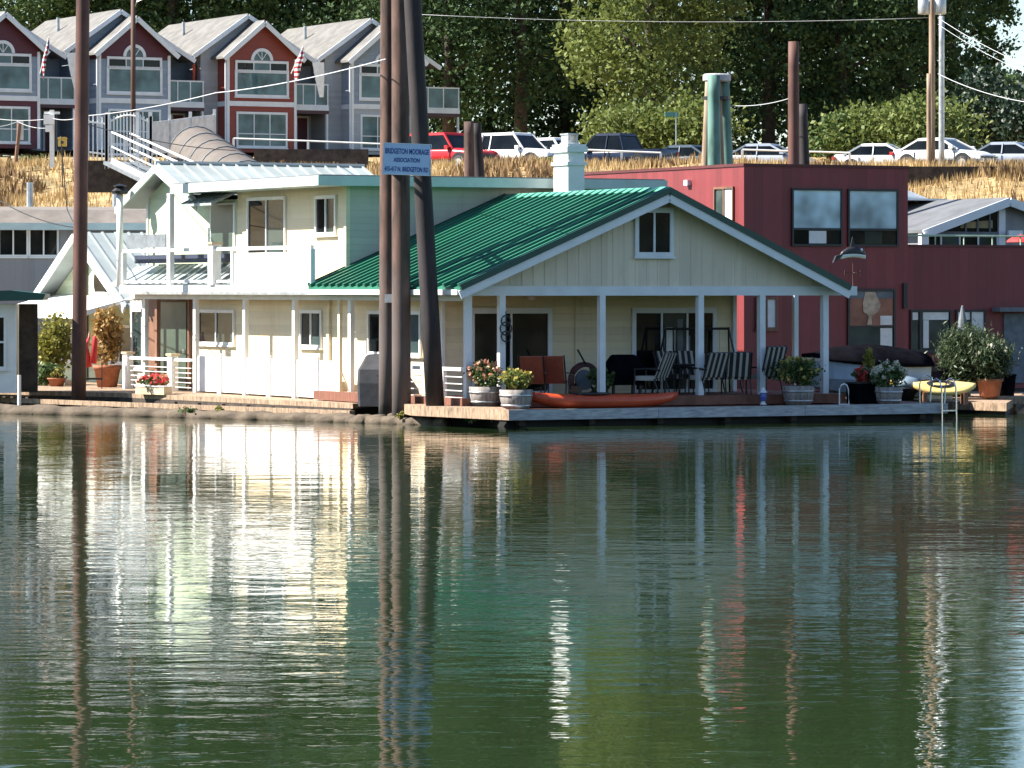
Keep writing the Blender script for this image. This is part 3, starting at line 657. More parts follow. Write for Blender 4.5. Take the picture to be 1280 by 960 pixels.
p = on(645, -1.1, OZ); barrel('pale half barrel planter beside the bow of the red kayak', p, 1.0); plant('leafy_shrub', 'pale leafy bush in the half barrel next to the red kayak', 'shrub', p+Vector((0, 0, .41)), .38, .25, 900, .075, LF_LIGHT, 'plants in half barrels', FL_YEL, 26)
p = on(998, -.05, .63); p = on(998, -.7, OZ); barrel('shaded half barrel planter between the right porch posts', p, 1.0); plant('flowering_shrub', 'dark green bush with yellow blossoms in the half barrel by the right porch posts', 'flowers', p+Vector((0, 0, .40)), .58, .36, 1600, .08, LF_MID, 'plants in half barrels', FL_YEL, 46)
p = on(1111, -1.0, OZ); barrel('half barrel planter with bright hoops near the right dock end', p, .88); plant('flowering_shrub', 'white and red flowers over green leaves in the rightmost half barrel', 'flowers', p+Vector((0, 0, .36)), .42, .32, 1100, .075, LF_GRN, 'plants in half barrels', FL_WHITE, 70)
# red kayak
ka = thing('kayak', 'orange red kayak lying on the front dock', 'kayak', h.W(2.95, -1.12, OZ), h.a+R(-1))
def kayak_hull(L, wid, hh):
    rings = []
    for k in range(15):
        t = k/14*2-1; s_ = max(.05, (1-abs(t)**2.4)); zt = hh*(.80+.35*abs(t)**3*.6-.10*max(0, t)); zb = hh*.55*abs(t)**4
        ww = wid/2*s_**.75
        rings.append([(t*L/2, ww*a_, zb+(zt-zb)*c_) for a_, c_ in ((0, 0), (.55, .03), (.9, .28), (1, .62), (.85, .86), (.45, 1.0), (0, 1.04), (-.45, 1.0), (-.85, .86), (-1, .62), (-.9, .28), (-.55, .03))])
    return MB().loft(rings)
kayak_hull(3.85, .74, .40).build('hull', KAYR, ka, True)
MB().lathe([(.34, .0), (.38, .03), (.36, .06), (.30, .06), (.28, .0)], (-.35, 0, .31), 18, (1.35, .72)).build('cockpit_rim', BLACK, ka, True)
MB().box(-.75, -.68, -.2, .2, .32, .52).build('seat_back', BLACK, ka)
MB().tube([(.4, -.33, .20), (1.0, -.27, .18)], .028, 6).build('side_handle', KAYR, ka)
# rust sling chairs
def sling_chair(label, loc, rz):
    t = thing('lounge_chair', label, 'chair', loc, rz, 'rust coloured sling chairs')
    MB().prism([(-.28, .32), (.25, .36), (.25, .39), (-.28, .35)], 'y', -.26, .26).build('seat', SLING, t)
    MB().prism([(-.28, .33), (-.66, .95), (-.63, .97), (-.25, .35)], 'y', -.26, .26).build('backrest', SLING, t)
    for sy in (-.29, .29):
        MB().tube([(-.26, sy, .33), (-.68, sy, .98)], .018, 6).build('back_frame', BLACK, t)
        MB().tube([(.26, sy, .37), (.3, sy, 0)], .018, 6).build('leg', BLACK, t); MB().tube([(-.2, sy, .36), (-.34, sy, 0)], .018, 6).build('leg', BLACK, t)
        MB().tube([(-.42, sy, .58), (.28, sy, .56)], .022, 6).build('armrest', CHROME, t)
    return t
sling_chair('rust red sling chair next to the half barrel, its back to the water', on(668, -.1, DZ), h.a+R(55))
sling_chair('rust red sling chair behind the middle of the red kayak', on(694, -.12, DZ), h.a+R(55))
# hose reel
hr = thing('hose_reel', 'coiled dark garden hose arched over its reel beside the porch wall', 'hose reel', on(731, 1.2, DZ), h.a)
mb = MB()
for r_ in (.34, .37, .40): mb.tube([(r_*math.cos(t), (r_-.37)*1.2, .36+r_*math.sin(t)) for t in [math.pi*2*k/24 for k in range(25)]], .034, 6)
mb.build('hose', mat('maroon hose', (.07, .018, .022), .5), hr, True)
MB().lathe([(.02, -.03), (.24, -.03), (.24, .03), (.02, .03)], n=18).build('drum', UMBG, hr).matrix_local = Matrix.Translation((0, .02, .36)) @ Matrix.Rotation(R(90), 4, 'X')
MB().bar((-.36, .1, 0), (-.1, .1, .4), .04).bar((.36, .1, 0), (.1, .1, .4), .04).build('stand', BLACK, hr)
MB().tube([(.02, -.05, .70), (-.22, -.05, 1.08)], .022, 6).build('crank_handle', BLACK, hr)
# grill under black cover
def grill(label, loc, rz, s_, m, legs):
    t = thing('covered_grill', label, 'grill', loc, rz, 'covered barbecues')
    def ring(z, a_, b2, sh=0): return [(x*a_+sh, y*b2, z) for x, y in ((-1, -.8), (-.9, -1), (.9, -1), (1, -.8), (1, .8), (.9, 1), (-.9, 1), (-1, .8))]
    MB().loft([ring(.30*s_ if legs else .03, .62*s_, .32*s_), ring(.55*s_, .64*s_, .34*s_), ring(.86*s_, .60*s_, .33*s_), ring(.98*s_, .46*s_, .29*s_), ring(1.15*s_, .36*s_, .22*s_), ring(1.20*s_, .30*s_, .16*s_)]).build('cover', m, t)
    for sx in (-1, 1):
        for sy in (-1, 1): MB().box(sx*.45*s_-.03, sx*.45*s_+.03, sy*.22*s_-.03, sy*.22*s_+.03, 0, .4*s_).build('leg', BLACK, t)
    MB().tube([(-.66*s_, -.2*s_, .8*s_), (-.78*s_, -.2*s_, .72*s_)], .02, 6).build('side_handle', BLACK, t)
    return t
grill('black covered grill standing before the right sliding door', on(779, .9, DZ), h.a, .80, BLKCOV, True)
grill('large dark grey covered grill beside the tall pilings', h.W(-.1, 4.65, .30), h.a+R(50), 1.06, DKGREY, False)
br = MB().tube([(0, 0, .0), (-.28, .0, .75)], .018, 6).build('broom_handle', WOODL, None, loc=G(441, 502, .40)); tag(br, 'wooden broom handle leaning against the dark grey covered grill', 'broom')
# striped patio chairs
def patio_chair(label, loc, rz, hi=1.0):
    t = thing('patio_chair', label, 'chair', loc, rz, 'striped patio chairs on the porch')
    MB().box(-.27, .27, -.28, .26, .36, .47).build('seat_cushion', STRP, t)
    MB().prism([(.22, .44), (.46, 1.02*hi), (.56, .99*hi), (.32, .42)], 'x', -.27, .27).build('back_cushion', STRP, t)
    mb = MB()
    for sx in (-.3, .3): mb.tube([(sx, .25, .36), (sx, .50, 1.0*hi)], .018, 6)
    mb.tube([(-.3, .5, 1.0*hi), (.3, .5, 1.0*hi)], .02, 6); mb.build('back_frame', BLACK, t)
    for sx in (-.3, .3):
        MB().tube([(sx, -.3, 0), (sx, -.28, .62)], .018, 6).build('leg', BLACK, t); MB().tube([(sx, .36, 0), (sx, .22, .40)], .018, 6).build('leg', BLACK, t)
        MB().tube([(sx, -.32, .62), (sx, .05, .64), (sx, .38, .60)], .025, 6).build('armrest', BLACK, t)
    return t
patio_chair('striped patio chair nearest the black covered grill, turned aside', on(814, .1, DZ), h.a+R(215))
patio_chair('striped patio chair behind the table, in front of the sliding door', on(845, 1.5, DZ), h.a+R(10))
patio_chair('striped patio chair facing the glass door, right under the swing bar', on(866, 1.4, DZ), h.a+R(-10))
patio_chair('striped patio chair with its back to the water, left of the pair', on(883, .1, DZ), h.a+R(188))
patio_chair('striped patio chair with its back to the water, turned to the left', on(920, .1, DZ), h.a+R(160))
patio_chair('tall backed striped patio chair leaning on the porch post by the bush', on(955, .3, DZ), h.a+R(-172), 1.13)
tb = thing('patio_table', 'dark round patio table among the striped chairs', 'table', on(862, .75, DZ), 0)
MB().lathe([(.02, .68), (.48, .68), (.5, .70), (.48, .72), (.02, .72)], n=22).build('tabletop', BLACK, tb)
for k in range(4): MB().tube([(.36*math.cos(k*1.57+.7), .36*math.sin(k*1.57+.7), 0), (.25*math.cos(k*1.57+.7), .25*math.sin(k*1.57+.7), .69)], .018, 6).build('leg', BLACK, tb)
sw = thing('porch_swing', 'black A frame porch swing in front of the right sliding door', 'swing', on(866, 2.0, DZ), h.a)
MB().tube([(-.75, 0, 1.55), (1.0, 0, 1.55)], .03, 8).build('top_bar', BLACK, sw)
for sx in (-.75, 1.0):
    for sy in (-.32, .32): MB().tube([(sx, 0, 1.58), (sx+(.22 if sx > 0 else -.2), sy, 0)], .024, 6).build('leg', BLACK, sw)
MB().box(-.55, .8, -.2, .2, .45, .50).build('seat', BLACK, sw)
MB().box(-.55, .8, .2, .24, .50, .95).build('backrest', STRP, sw)
for sx in (-.5, .75): MB().tube([(sx, 0, .5), (sx, 0, 1.55)], .01, 5).build('chain', STEEL, sw)
lt = thing('garden_lantern', 'small blue and white lantern on the dock before the tall striped chair', 'lantern', on(954, -.6, OZ), 0)
MB().lathe([(.05, 0), (.09, .02), (.05, .06), (.05, .10)], n=12).build('foot', TRIM, lt); MB().lathe([(.07, .10), (.09, .2), (.07, .30)], n=12).build('globe', mat('blue glaze', (.10, .14, .42), .25), lt); MB().lathe([(.1, .30), (.06, .36), (.02, .42)], n=12).build('lid', TRIM, lt)
rk = plant('potted_fern', 'spiky green potted plant between the hose reel and the black grill', 'plant', on(752, .5, DZ), .30, .32, 350, .16, LF_MID, stems=4)
# tubular hoop, dark box, boat, float
hp = thing('mooring_hoop', 'white tubular hoop standing on the dock right of the porch', 'hoop', on(1055, -.9, OZ), h.a)
MB().tube([(-.13, 0, 0), (-.13, 0, .36), (-.08, 0, .46), (0, 0, .49), (.08, 0, .46), (.12, 0, .36), (.14, 0, 0), (-.13, 0, .0)], .018, 8).build('hoop', WHITE, hp)
bx = thing('planter_box', 'black square planter box left of the rightmost half barrel', 'planter', on(1078, -.45, OZ), h.a)
MB().box(-.30, .30, -.25, .25, 0, .48).build('box', BLKCOV, bx); MB().box(-.32, .32, -.27, .27, .482, .52).build('rim', BLACK, bx)
plant('flowering_shrub', 'red flowers above dark leaves in the black planter box', 'flowers', on(1079, -.45, OZ+.48), .28, .20, 500, .07, LF_MID, 'plants in half barrels', FL_RED, 24)
plant('tall_grass_leaves', 'long pale blades sticking up behind the red flowers', 'plant', on(1086, -.2, OZ+.45), .16, .38, 60, .22, LF_YEL, stems=3)
bt = thing('covered_boat', 'white and blue motor boat under a black cover before the red house', 'boat', D(1078, 480, 101)+Vector((0, 0, -.30)), R(14)); bt.location.z = .42
def hull(L, wid, hh):
    rings = []
    for k in range(11):
        t = k/10; ww = wid/2*(1-max(0, (t-.45)/.55)**2.2)*1.0+.02; zt = hh*(1+.25*t*t); zb = .15*t**3*hh*3
        rings.append([(L*(.5-t), ww, zt), (L*(.5-t), ww*.92, zt*.5), (L*(.5-t), ww*.5, zb), (L*(.5-t), 0, zb-.06), (L*(.5-t), -ww*.5, zb), (L*(.5-t), -ww*.92, zt*.5), (L*(.5-t), -ww, zt)])
    return MB().loft(rings)
hull(3.1, 1.6, .80).build('hull', BLUEW, bt)
rings = []
for k in range(11):
    t = k/10; ww = (1.72/2)*(1-max(0, (t-.45)/.55)**2.2)+.05; zr = .12+.52*math.sin(math.pi*min(1, .12+t*.95))**.7
    rings.append([(1.6-3.2*t, ww*a_, .80+.2*t*t+zr*c_*.75) for a_, c_ in ((1, -.12), (1, .1), (.7, .7), (.3, .97), (0, 1), (-.3, .97), (-.7, .7), (-1, .1), (-1, -.12))])
MB().loft(rings).build('cover', BLKCOV, bt, True)
bt2 = thing('covered_boat', 'low black covered boat behind the rightmost half barrel', 'boat', D(1135, 480, 103)+Vector((0, 0, 0)), R(20)); bt2.location.z = .1
hull(2.6, 1.2, .62).build('hull', BLKCOV, bt2)
MB().loft([[(1.3-2.6*t, .62*a_*(1-.5*t*t), .60+.55*c_*(1-.55*t)) for a_, c_ in ((1, 0), (.7, .7), (0, 1), (-.7, .7), (-1, 0))] for t in (0, .25, .5, .75, 1)]).build('cover', BLKCOV, bt2)
dome = thing('fire_bowl', 'blue grey domed lid beside the rightmost half barrel', 'bowl', on(1134, 1.2, OZ), 0)
MB().lathe([(.16, 0), (.2, .16), (.34, .28), (.36, .33)], n=18).build('base', BLACK, dome, True); MB().lathe([(.36, .34), (.33, .46), (.22, .56), (.04, .60)], n=18).build('lid', mat('blue grey enamel', (.16, .22, .28), .5), dome, True)
# right float with kayaks, steps, ladder
RZF = .30
rf = [G(1128, 500, RZF), G(1258, 504, RZF), G(1282, 490, RZF), G(1150, 487, RZF)]
fd = slab(rf, .1, RZF).build('float_dock', DECKT); tag(fd, 'tan wooden float dock at the right below the yellow boat', 'dock')
MB().prism([(p.x, p.y+.15) for p in rf], 'z', -.2, .098).build('float', FLOATM, fd)
st = MB().box(-.62, .62, -.3, .3, .0, .14).box(-.62, .0, -.1, .3, .14, .26).build('dock_step', WOODL, None, loc=G(1157, 499, RZF+.02)); st.rotation_euler = (0, 0, R(12)); tag(st, 'light wooden step at the right end of the front dock', 'step')
def small_boat(label, loc, rz, L, m, roll=0):
    t = thing('kayak', label, 'kayak', loc, rz, 'yellow kayaks'); kayak_hull(L, .70, .27).build('hull', m, t, True)
    MB().lathe([(.25, 0), (.27, .03), (.2, .04), (.18, 0)], (-.1, 0, .22), 16, (1.3, .7)).build('cockpit_rim', BLACK, t); return t
yk = small_boat('bright yellow kayak lying on the right float dock behind the ladder', D(1180, 490.5, 98.6), R(2), 1.55, KAYY); yk.rotation_euler = (R(24), 0, R(2))
small_boat('ochre kayak lying behind the bright yellow one', D(1150, 487, 100.2), R(10), 1.6, KAYO)
kr = MB()
for sx in (-.5, .5): kr.box(sx-.05, sx+.05, -.4, .4, 0, .29)
o = kr.build('kayak_rack', BROWNW, None, loc=(D(1180, 490, 98.6).x, 98.6, RZF)); tag(o, 'low brown wooden rack under the yellow kayak', 'rack')
la = thing('swim_ladder', 'bent tubular swim ladder on the corner of the right dock', 'ladder', G(1186, 509, .3), R(25))
for sx in (-.2, .2): MB().tube([(sx, .55, 0), (sx, .5, .45), (sx, .42, .62), (sx, .25, .68), (sx, .08, .62), (sx, 0, .45), (sx, -.02, -.75)], .022, 8).build('rail', CHROME, la)
for z in (-.08, -.33, -.58): MB().box(-.2, .2, -.06, .04, z-.015, z+.015).build('rung', CHROME, la)
MB().tube([(-.45, .6, 0), (-.45, .6, .55), (-.38, .6, .72), (-.25, .6, .78), (-.12, .6, .70), (-.08, .6, .5)], .02, 8).build('grab_loop', CHROME, la)

# ================================================================== RED HOUSE
r = Fr(930, 108, 27)
red = thing('red_house', 'barn red flat roofed floating house with two large pale blue windows', 'house', (r.o[0], r.o[1], 0), r.a)
ry0 = lambda px, py=300, y=0: r.Y(px, py, y)
MB().box(0, 5.23, 0, 9.6, .35, 6.45).build('main_wall', REDB, red)
MB().box(-.03, 5.26, -.03, 9.63, 6.452, 6.53).build('roof_cap', mat('dark red roof edge', (.10, .02, .02), .6), red)
MB().box(5.232, 12.5, .35, 8, .35, 4.30).build('wing_wall', REDB, red)
MB().box(5.232, 12.53, .32, 8.03, 4.302, 4.37).build('wing_roof_cap', mat('wing roof edge', (.11, .025, .025), .6), red)
MB().box(-.4, 13, -.4, 10, -.2, .345).build('float', FLOATM, red)
for a_, b2 in ((991, 1050), (1061, 1120)):
    x0, x1 = ry0(a_)[0], ry0(b2)[0]
    wv = MB().pb('Y', 0, x0-.05, x1+.05, 5.82, 5.88, .003, .06).pb('Y', 0, x0-.05, x0, 4.36, 5.82, .003, .06).pb('Y', 0, x1, x1+.05, 4.36, 5.82, .003, .06).pb('Y', 0, x0, x1, 4.74, 4.80, .003, .05).pb('Y', 0, x0-.05, x1+.05, 4.30, 4.36, .003, .07).build('large_window', BLACK, red)
    MB().pb('Y', 0, x0, x1, 4.80, 5.82, .002, .02).build('pane', GLASSB, wv); MB().pb('Y', 0, x0, x1, 4.36, 4.74, .002, .02).build('lower_pane', GLASS, wv)
    MB().pb('Y', 0, x0+.5, x0+1.05, 4.38, 4.72, .021, .028).build('curtain_or_reflection', LAMPL if a_ < 1000 else MATS['mid green leaves'] if False else GLASSG, wv)
x0, x1 = ry0(1061)[0], ry0(1116)[0]
wv = MB().pb('Y', 0, x0-.06, x1+.06, 3.08, 3.14, .003, .06).pb('Y', 0, x0-.06, x0, 1.45, 3.08, .003, .06).pb('Y', 0, x1, x1+.06, 1.45, 3.08, .003, .06).pb('Y', 0, x0, x1, 2.08, 2.13, .003, .05).build('lower_window', BLACK, red)
MB().pb('Y', 0, x0, x1, 2.13, 3.08, .002, .02).build('pane', REFLR, wv); MB().pb('Y', 0, x0, x1, 1.45, 2.08, .002, .02).build('pane', GLASSG, wv)  # upper pane coloured reddish as a painted reflection
MB().pb('Y', 0, x0, x1, 2.88, 3.07, .021, .03).build('roller_blind', UMBG, wv)
MB().prism([(x0+.50, 3.06), (x0+.82, 3.05), (x0+1.0, 2.72), (x0+.92, 2.52), (x0+.70, 2.38), (x0+.72, 2.16), (x0+.56, 2.15), (x0+.62, 2.40), (x0+.45, 2.50), (x0+.42, 2.72)], 'y', -.045, -.032).build('pale_reflection', WARMW, wv)  # tan shape stands in for a pale reflection in the glass
MB().pb('Y', 0, x1-.42, x1-.04, 1.50, 2.06, .021, .03).pb('Y', 0, x1-.42, x1-.04, 2.15, 2.40, .021, .03).build('curtain_or_reflection', WHCLOTH, wv)  # white patches painted as reflections on the panes
x0, x1 = ry0(946, 390)[0], ry0(969, 390)[0]; window(red, 'Y', 0, x0, x1, 2.1, 2.85, BROWNW, [GLASSG, LAMPL], fw=.05)
a_, b2 = r.X(917, 250, 0)[0], r.X(895, 250, 0)[0]; window(red, 'X', 0, a_, b2, 4.76, 5.86, BROWNW, [LAMPL, GLASSG], fw=.05)
MB().pb('X', 0, 2.9, 3.1, 6.0, 6.15, .003, .12).build('wall_lamp', LAMPL, red)
for a_, b2, gm in ((1137, 1148, [GLASSG]), (1150, 1186, [GLASSG]), (1194, 1229, [GLASSG, LAMPL])):
    x0, x1 = ry0(a_, 400, .35)[0]+.05, ry0(b2, 400, .35)[0]; wv = window(red, 'Y', .35, x0, x1, 1.45, 2.50, BLACK, gm, mull=len(gm)-1, fw=.05)
    MB().pb('Y', .35, x0+.03, x1-.03, 2.28, 2.49, .02, .03).build('roller_blind', WHCLOTH, wv)
    if x1-x0 > .5: MB().pb('Y', .35, x0+.04, x0+.22, 1.5, 2.27, .02, .03).build('curtain_or_reflection', WHCLOTH, wv)
x0, x1 = ry0(1254, 400, .35)[0], ry0(1279, 400, .35)[0]
dr = MB().pb('Y', .35, x0, x1, .5, 2.45, .003, .05).build('grey_door', UMBG, red); MB().pb('Y', .35, x1-.14, x1-.08, 1.45, 1.5, .052, .10).build('door_handle', STEEL, dr)
MB().pb('Y', .35, ry0(1240, 385, .35)[0], x1+.1, 2.50, 2.62, .003, .4).build('door_canopy', UMBG, red)
mb = MB()
mb.tube([(5.4, .5, 4.62), (12.4, .5, 4.62)], .03, 6)
for k in range(8): mb.tube([(5.5+k*.95, .5, 4.37), (5.5+k*.95, .5, 4.62)], .02, 5)
mb.build('roof_rail', mat('pale green rail paint', (.42, .58, .42), .5), red)
MB().box(5.05, 5.18, -.07, -.003, 2.6, 3.3).build('meter_box', BLACK, red)
# right side plants, umbrella
p = ry0(1212, 480, -1.2); plant('ornamental_grass', 'big green bushy grass in front of the red wing, left of the terracotta pot', 'plant', D(1208, 487, 103), .80, .80, 7500, .15, LF_GRASS, 'tall grasses by the red wing', None, 0, droop=-1.5, aspect=.22)
tp = thing('terracotta_pot', 'large terracotta pot holding tall grass by the red wing door', 'pot', D(1237, 489, 102.5), 0); tp.location.z = .36
MB().lathe([(.20, 0), (.26, .05), (.32, .40), (.35, .41), (.35, .48), (.29, .48), (.27, .42)], n=18).build('bowl', TERRA, tp, True); MB().lathe([(.02, .4), (.29, .4), (.29, .41), (.02, .42)], n=14).build('soil', DIRT, tp)
plant('ornamental_grass', 'feathery olive grass with pale plumes in the terracotta pot', 'plant', Vector(tp.location)+Vector((0, 0, .42)), .60, .56, 5500, .15, LF_GRASS, 'tall grasses by the red wing', FL_WHITE, 10, droop=-1.5, fz=.45, aspect=.22)
wd = MB().box(-4.5, 6, -.6, 1.6, .18, .36).build('house_dock', DECKT, None, loc=D(1215, 490, 103)); wd.location.z = 0; wd.rotation_euler = (0, 0, R(16)); tag(wd, 'shaded timber dock in front of the red wing', 'dock')
um = thing('patio_umbrella', 'closed grey patio umbrella behind the tall green grass', 'umbrella', D(1203, 480, 104), 0); um.location.z = .36
MB().tube([(0, 0, 0), (0, 0, 2.35)], .025, 8).build('pole', STEEL, um); MB().lathe([(.04, .7), (.20, .75), (.22, 1.1), (.17, 1.6), (.10, 2.0), (.03, 2.32)], n=9).build('canopy', UMBG, um)
MB().lathe([(.22, 0), (.22, .06), (.05, .1)], n=14).build('base', BLACK, um)
cn = thing('black_bin', 'dark bin standing right of the terracotta pot', 'bin', D(1257, 489, 104), 0); cn.location.z = .36
MB().lathe([(.22, 0), (.27, .5), (.29, .52), (.28, .56), (.05, .6)], n=14).build('tub', BLKCOV, cn)

# ================================================================== GREY HOUSE AT THE RIGHT
g = Fr(1254, 126, 27)
gh = thing('grey_house', 'grey floating house with two stepped gables and pale blue trim', 'house', (g.o[0], g.o[1], 0), g.a)
def gable_block(root, x0, xr, x1, ze, zr, y0, y1, wallm, roofm, ov=.35, trim=TRIM, nm=''):
    MB().prism([(x0+.3, .2), (x1-.3, .2), (x1-.3, ze-.02), (xr, zr-.16), (x0+.3, ze-.02)], 'y', y0, y1-.3).build(nm+'wall', wallm, root)
    mb = MB()
    for xe in (x0, x1): mb.prism([(xe, ze), (xr, zr), (xr, zr-.1), (xe, ze-.1)], 'y', y0-ov, y1)
    mb.build(nm+'roof', roofm, root)
    mb = MB()
    for xe in (x0, x1): mb.bar((xe, y0-ov-.03, ze-.14), (xr, y0-ov-.03, zr-.14), .06, .26)
    mb.build(nm+'rake_trim', trim, root)
gable_block(gh, -3.2, 0, 3.4, 4.98, 6.02, 0, 5, GREYB, DKROOF, nm='front_')
gable_block(gh, -4.6, -1.35, 2.6, 5.3, 6.62, 5.1, 12, GREYB, DKROOF, nm='rear_')
gx = lambda px, y=0: g.Y(px, 280, y)[0]
xa, xb = gx(1160), gx(1246)
wv = MB().pb('Y', 0, xa, xb, 4.85, 4.93, .003, .08).build('gable_glazing', UMBG, gh)
MB().prism([(xa+.1, 4.94), (xb, 4.94), (xb, 5.66)], 'y', -.03, -.004).build('pane', GLASS, wv)
MB().prism([(gx(1200), 5.05), (gx(1240), 5.05), (gx(1240), 5.30), (gx(1200), 5.22)], 'y', -.034, -.031).build('painted_interior_light', AMBER, wv)  # warm colour stands in for yellowish light inside
for px in (1206, 1221, 1236): x = gx(px); MB().pb('Y', 0, x-.03, x+.03, 4.94, 5.05+(x-xa)*.22, .032, .07).build('mullion', UMBG, wv)
window(gh, 'Y', 0, gx(1152), gx(1245), 4.35, 4.80, TRIM, [GLASS, GLASSG, GLASS, GLASSG], mull=3, fw=.05)
MB().pb('Y', 0, xb+.02, xb+.26, 3.2, 5.9, .003, .10).build('corner_post', TRIM, gh)
MB().pb('Y', -.35, gx(1140), gx(1149), 4.4, 4.85, .003, .2).build('soffit_box', WHITE, gh)
MB().box(-2.1, .4, 3.8, 5.0, 6.0, 6.06).build('porch_roof', WHITE, gh)
MB().pb('Y', -.3, gx(1252), gx(1270), 4.82, 4.98, .003, .1).build('side_trim', TRIM, gh)
ru = thing('red_umbrella', 'red and white half open umbrella at the roof rail of the red wing', 'umbrella', r.W(r.Y(1276, 300, 1.6)[0], 1.6, 4.37), 0)
MB().tube([(0, 0, 0), (0, 0, .36)], .02, 6).build('pole', STEEL, ru); MB().lathe([(.42, .10), (.36, .18), (.2, .27), (.02, .32)], n=10).build('canopy', REDC, ru)

# ================================================================== LEFT NEIGHBOURS
n_ = Fr(97, 119.5, 27)
gn = thing('green_house', 'pale green floating house with metal gable roof behind the rust brown pole', 'house', (n_.o[0], n_.o[1], 0), n_.a)
za = n_.z(291, 119.5); ze = 2.75
MB().prism([(-3.7, .35), (3.7, .35), (3.7, ze+.0), (0, za-.2), (-3.7, ze+.0)], 'x', .5, 9).build('wall', PALEG, gn)
mb = MB()
for s_ in (-1, 1):
    mb.prism([(0, za), (s_*4.1, ze-.1), (s_*4.1, ze-.18), (0, za-.08)], 'x', -.1, 9.5)
    for k in range(22): x = -.05+k*.42; mb.bar((x, 0, za+.02), (x, s_*4.1, ze-.08), .05, .05)
mb.build('roof', PMETAL, gn)
mb = MB()
for s_ in (-1, 1): mb.bar((-.13, 0, za-.12), (-.13, s_*4.1, ze-.22), .06, .22)
mb.build('rake_trim', WHITE, gn)
MB().lathe([(.02, 0), (.5, 0), (.5, .05), (.02, .05)], n=20).build('arched_window', GLASS, gn).matrix_local = Matrix.Translation((.48, -.7, 3.35)) @ Matrix.Rotation(R(-90), 4, 'Y')
MB().pb('X', .5, -1.3, -.1, 2.95, 3.05, .003, .14).build('window_sill', WHITE, gn)
MB().pb('X', .5, .4, .75, .4, 3.9, .003, .05).build('green_trim', DOORG, gn)
window(gn, 'X', .5, .9, 2.6, 1.0, 2.0, WHITE, GLASS)
window(gn, 'X', .5, -3.2, -1.2, 1.0, 2.0, WHITE, GLASS)
aw = MB().prism([(.45, 2.95), (-1.5, 2.45), (-1.5, 2.28), (.45, 2.88)], 'y', -3.9, 3.6).build('awning', WHCLOTH, gn)
for y in (-3.7, 0.2, 3.4): MB().tube([(-1.4, y, .4), (-1.4, y, 2.35)], .035, 6).build('awning_post', WHITE, gn)
f_ = thing('house_float', 'dark float carrying the pale green house', 'float', (n_.o[0], n_.o[1], 0), n_.a); MB().box(-1.8, 9.5, -4.2, 4.2, -.2, .35).build('deck', DECKT, f_)
k_ = Fr(-60, 126, 8)
gg = thing('grey_house', 'low grey floating house with white framed windows behind the left pole', 'house', (k_.o[0], k_.o[1], 0), k_.a)
kx = lambda px: k_.Y(px, 300, 0)[0]
MB().box(-1, kx(225), 0, 7, .2, 5.1).build('wall', GREYB, gg)
MB().prism([(-.6, 5.1), (7.6, 5.1), (7.0, 5.75), (3, 5.8), (.4, 5.65)], 'x', -1.4, kx(228)).build('roof', BRROOF, gg)
MB().box(-1.4, kx(228), -.66, -.58, 5.0, 5.22).build('fascia', TEAL, gg)
for a_, b2 in ((0, 33), (38, 71)): window(gg, 'Y', 0, kx(a_), kx(b2), 4.22, 5.0, WHITE, [GLASS, GLASS], fw=.06)
for a_ in (100, 135, 165): window(gg, 'Y', 0, kx(a_), kx(a_+22), 4.0, 4.85, WHITE, [GLASS], mull=0, fw=.06)
MB().tube([(kx(40), 3.5, 5.6), (kx(40), 3.5, 6.6)], .11, 10).build('vent_pipe', STEEL, gg); MB().tube([(kx(150), 3, 5.6), (kx(150), 3, 6.3)], .13, 10).build('vent_pipe', STEEL, gg)
MB().box(-1.2, kx(226), -.2, 7.2, -.3, .19).build('float', FLOATM, gg)
s_ = Fr(0, 106, 4)
sh = thing('green_shed', 'small shed with green flat roof and white wall at the left edge', 'shed', (s_.o[0], s_.o[1], .38), s_.a)
MB().box(-3, .42, 0, 2.2, 0, 2.35).build('wall', WHITE, sh)
MB().prism([(-3.2, 2.38), (1.15, 2.46), (1.22, 2.62), (.3, 2.72), (-3.2, 2.62)], 'y', -.5, 2.5).build('roof', GROOFD, sh)
window(sh, 'Y', 0, -.55, .10, .7, 2.0, WHITE, GLASS, mull=0, bar=True)
MB().box(.45, .95, .9, 1.0, 0, 2.36).build('opening_shade', CREOS, sh)  # dark sheet stands in for the shade of an opening
# potted things on the left walkway
def pot(label, loc, rr, hh, m=TERRA, group='flower pots on the left walkway'):
    t = thing('flower_pot', label, 'pot', loc, 0, group)
    MB().lathe([(rr*.68, 0), (rr*.92, hh*.82), (rr, hh*.83), (rr*1.02, hh), (rr*.88, hh), (rr*.86, hh*.9)], n=16).build('bowl', m, t, True); MB().lathe([(.01, hh*.88), (rr*.86, hh*.88), (rr*.8, hh*.9), (.01, hh*.9)], n=12).build('soil', DIRT, t); return t
p = G(134, 484, LZ); pot('big ribbed terracotta pot between red umbrella and entry rail', p, .40, .62); plant('potted_shrub', 'tall orange leaved shrub in the big terracotta pot', 'shrub', p+Vector((0, 0, .55)), .46, .85, 1500, .13, LF_ORNG, 'potted shrubs on the left walkway')
p = G(66, 481, LZ); pot('hidden terracotta pot under the yellow green shrub', p, .30, .40); plant('potted_shrub', 'tall yellow green shrub before the white awning', 'shrub', p+Vector((0, 0, .38)), .62, .78, 2200, .14, LF_YEL, 'potted shrubs on the left walkway')
plant('potted_shrub', 'dark green low shrub under the yellow green shrub', 'shrub', G(58, 482, LZ), .45, .36, 800, .12, LF_GRN, 'potted shrubs on the left walkway')
p = G(45, 482, LZ); pot('white glazed pot left of the long planter', p, .17, .28, CERAM); plant('potted_plant', 'small sprig in the white glazed pot', 'plant', p+Vector((0, 0, .25)), .12, .12, 90, .07, LF_GRN)
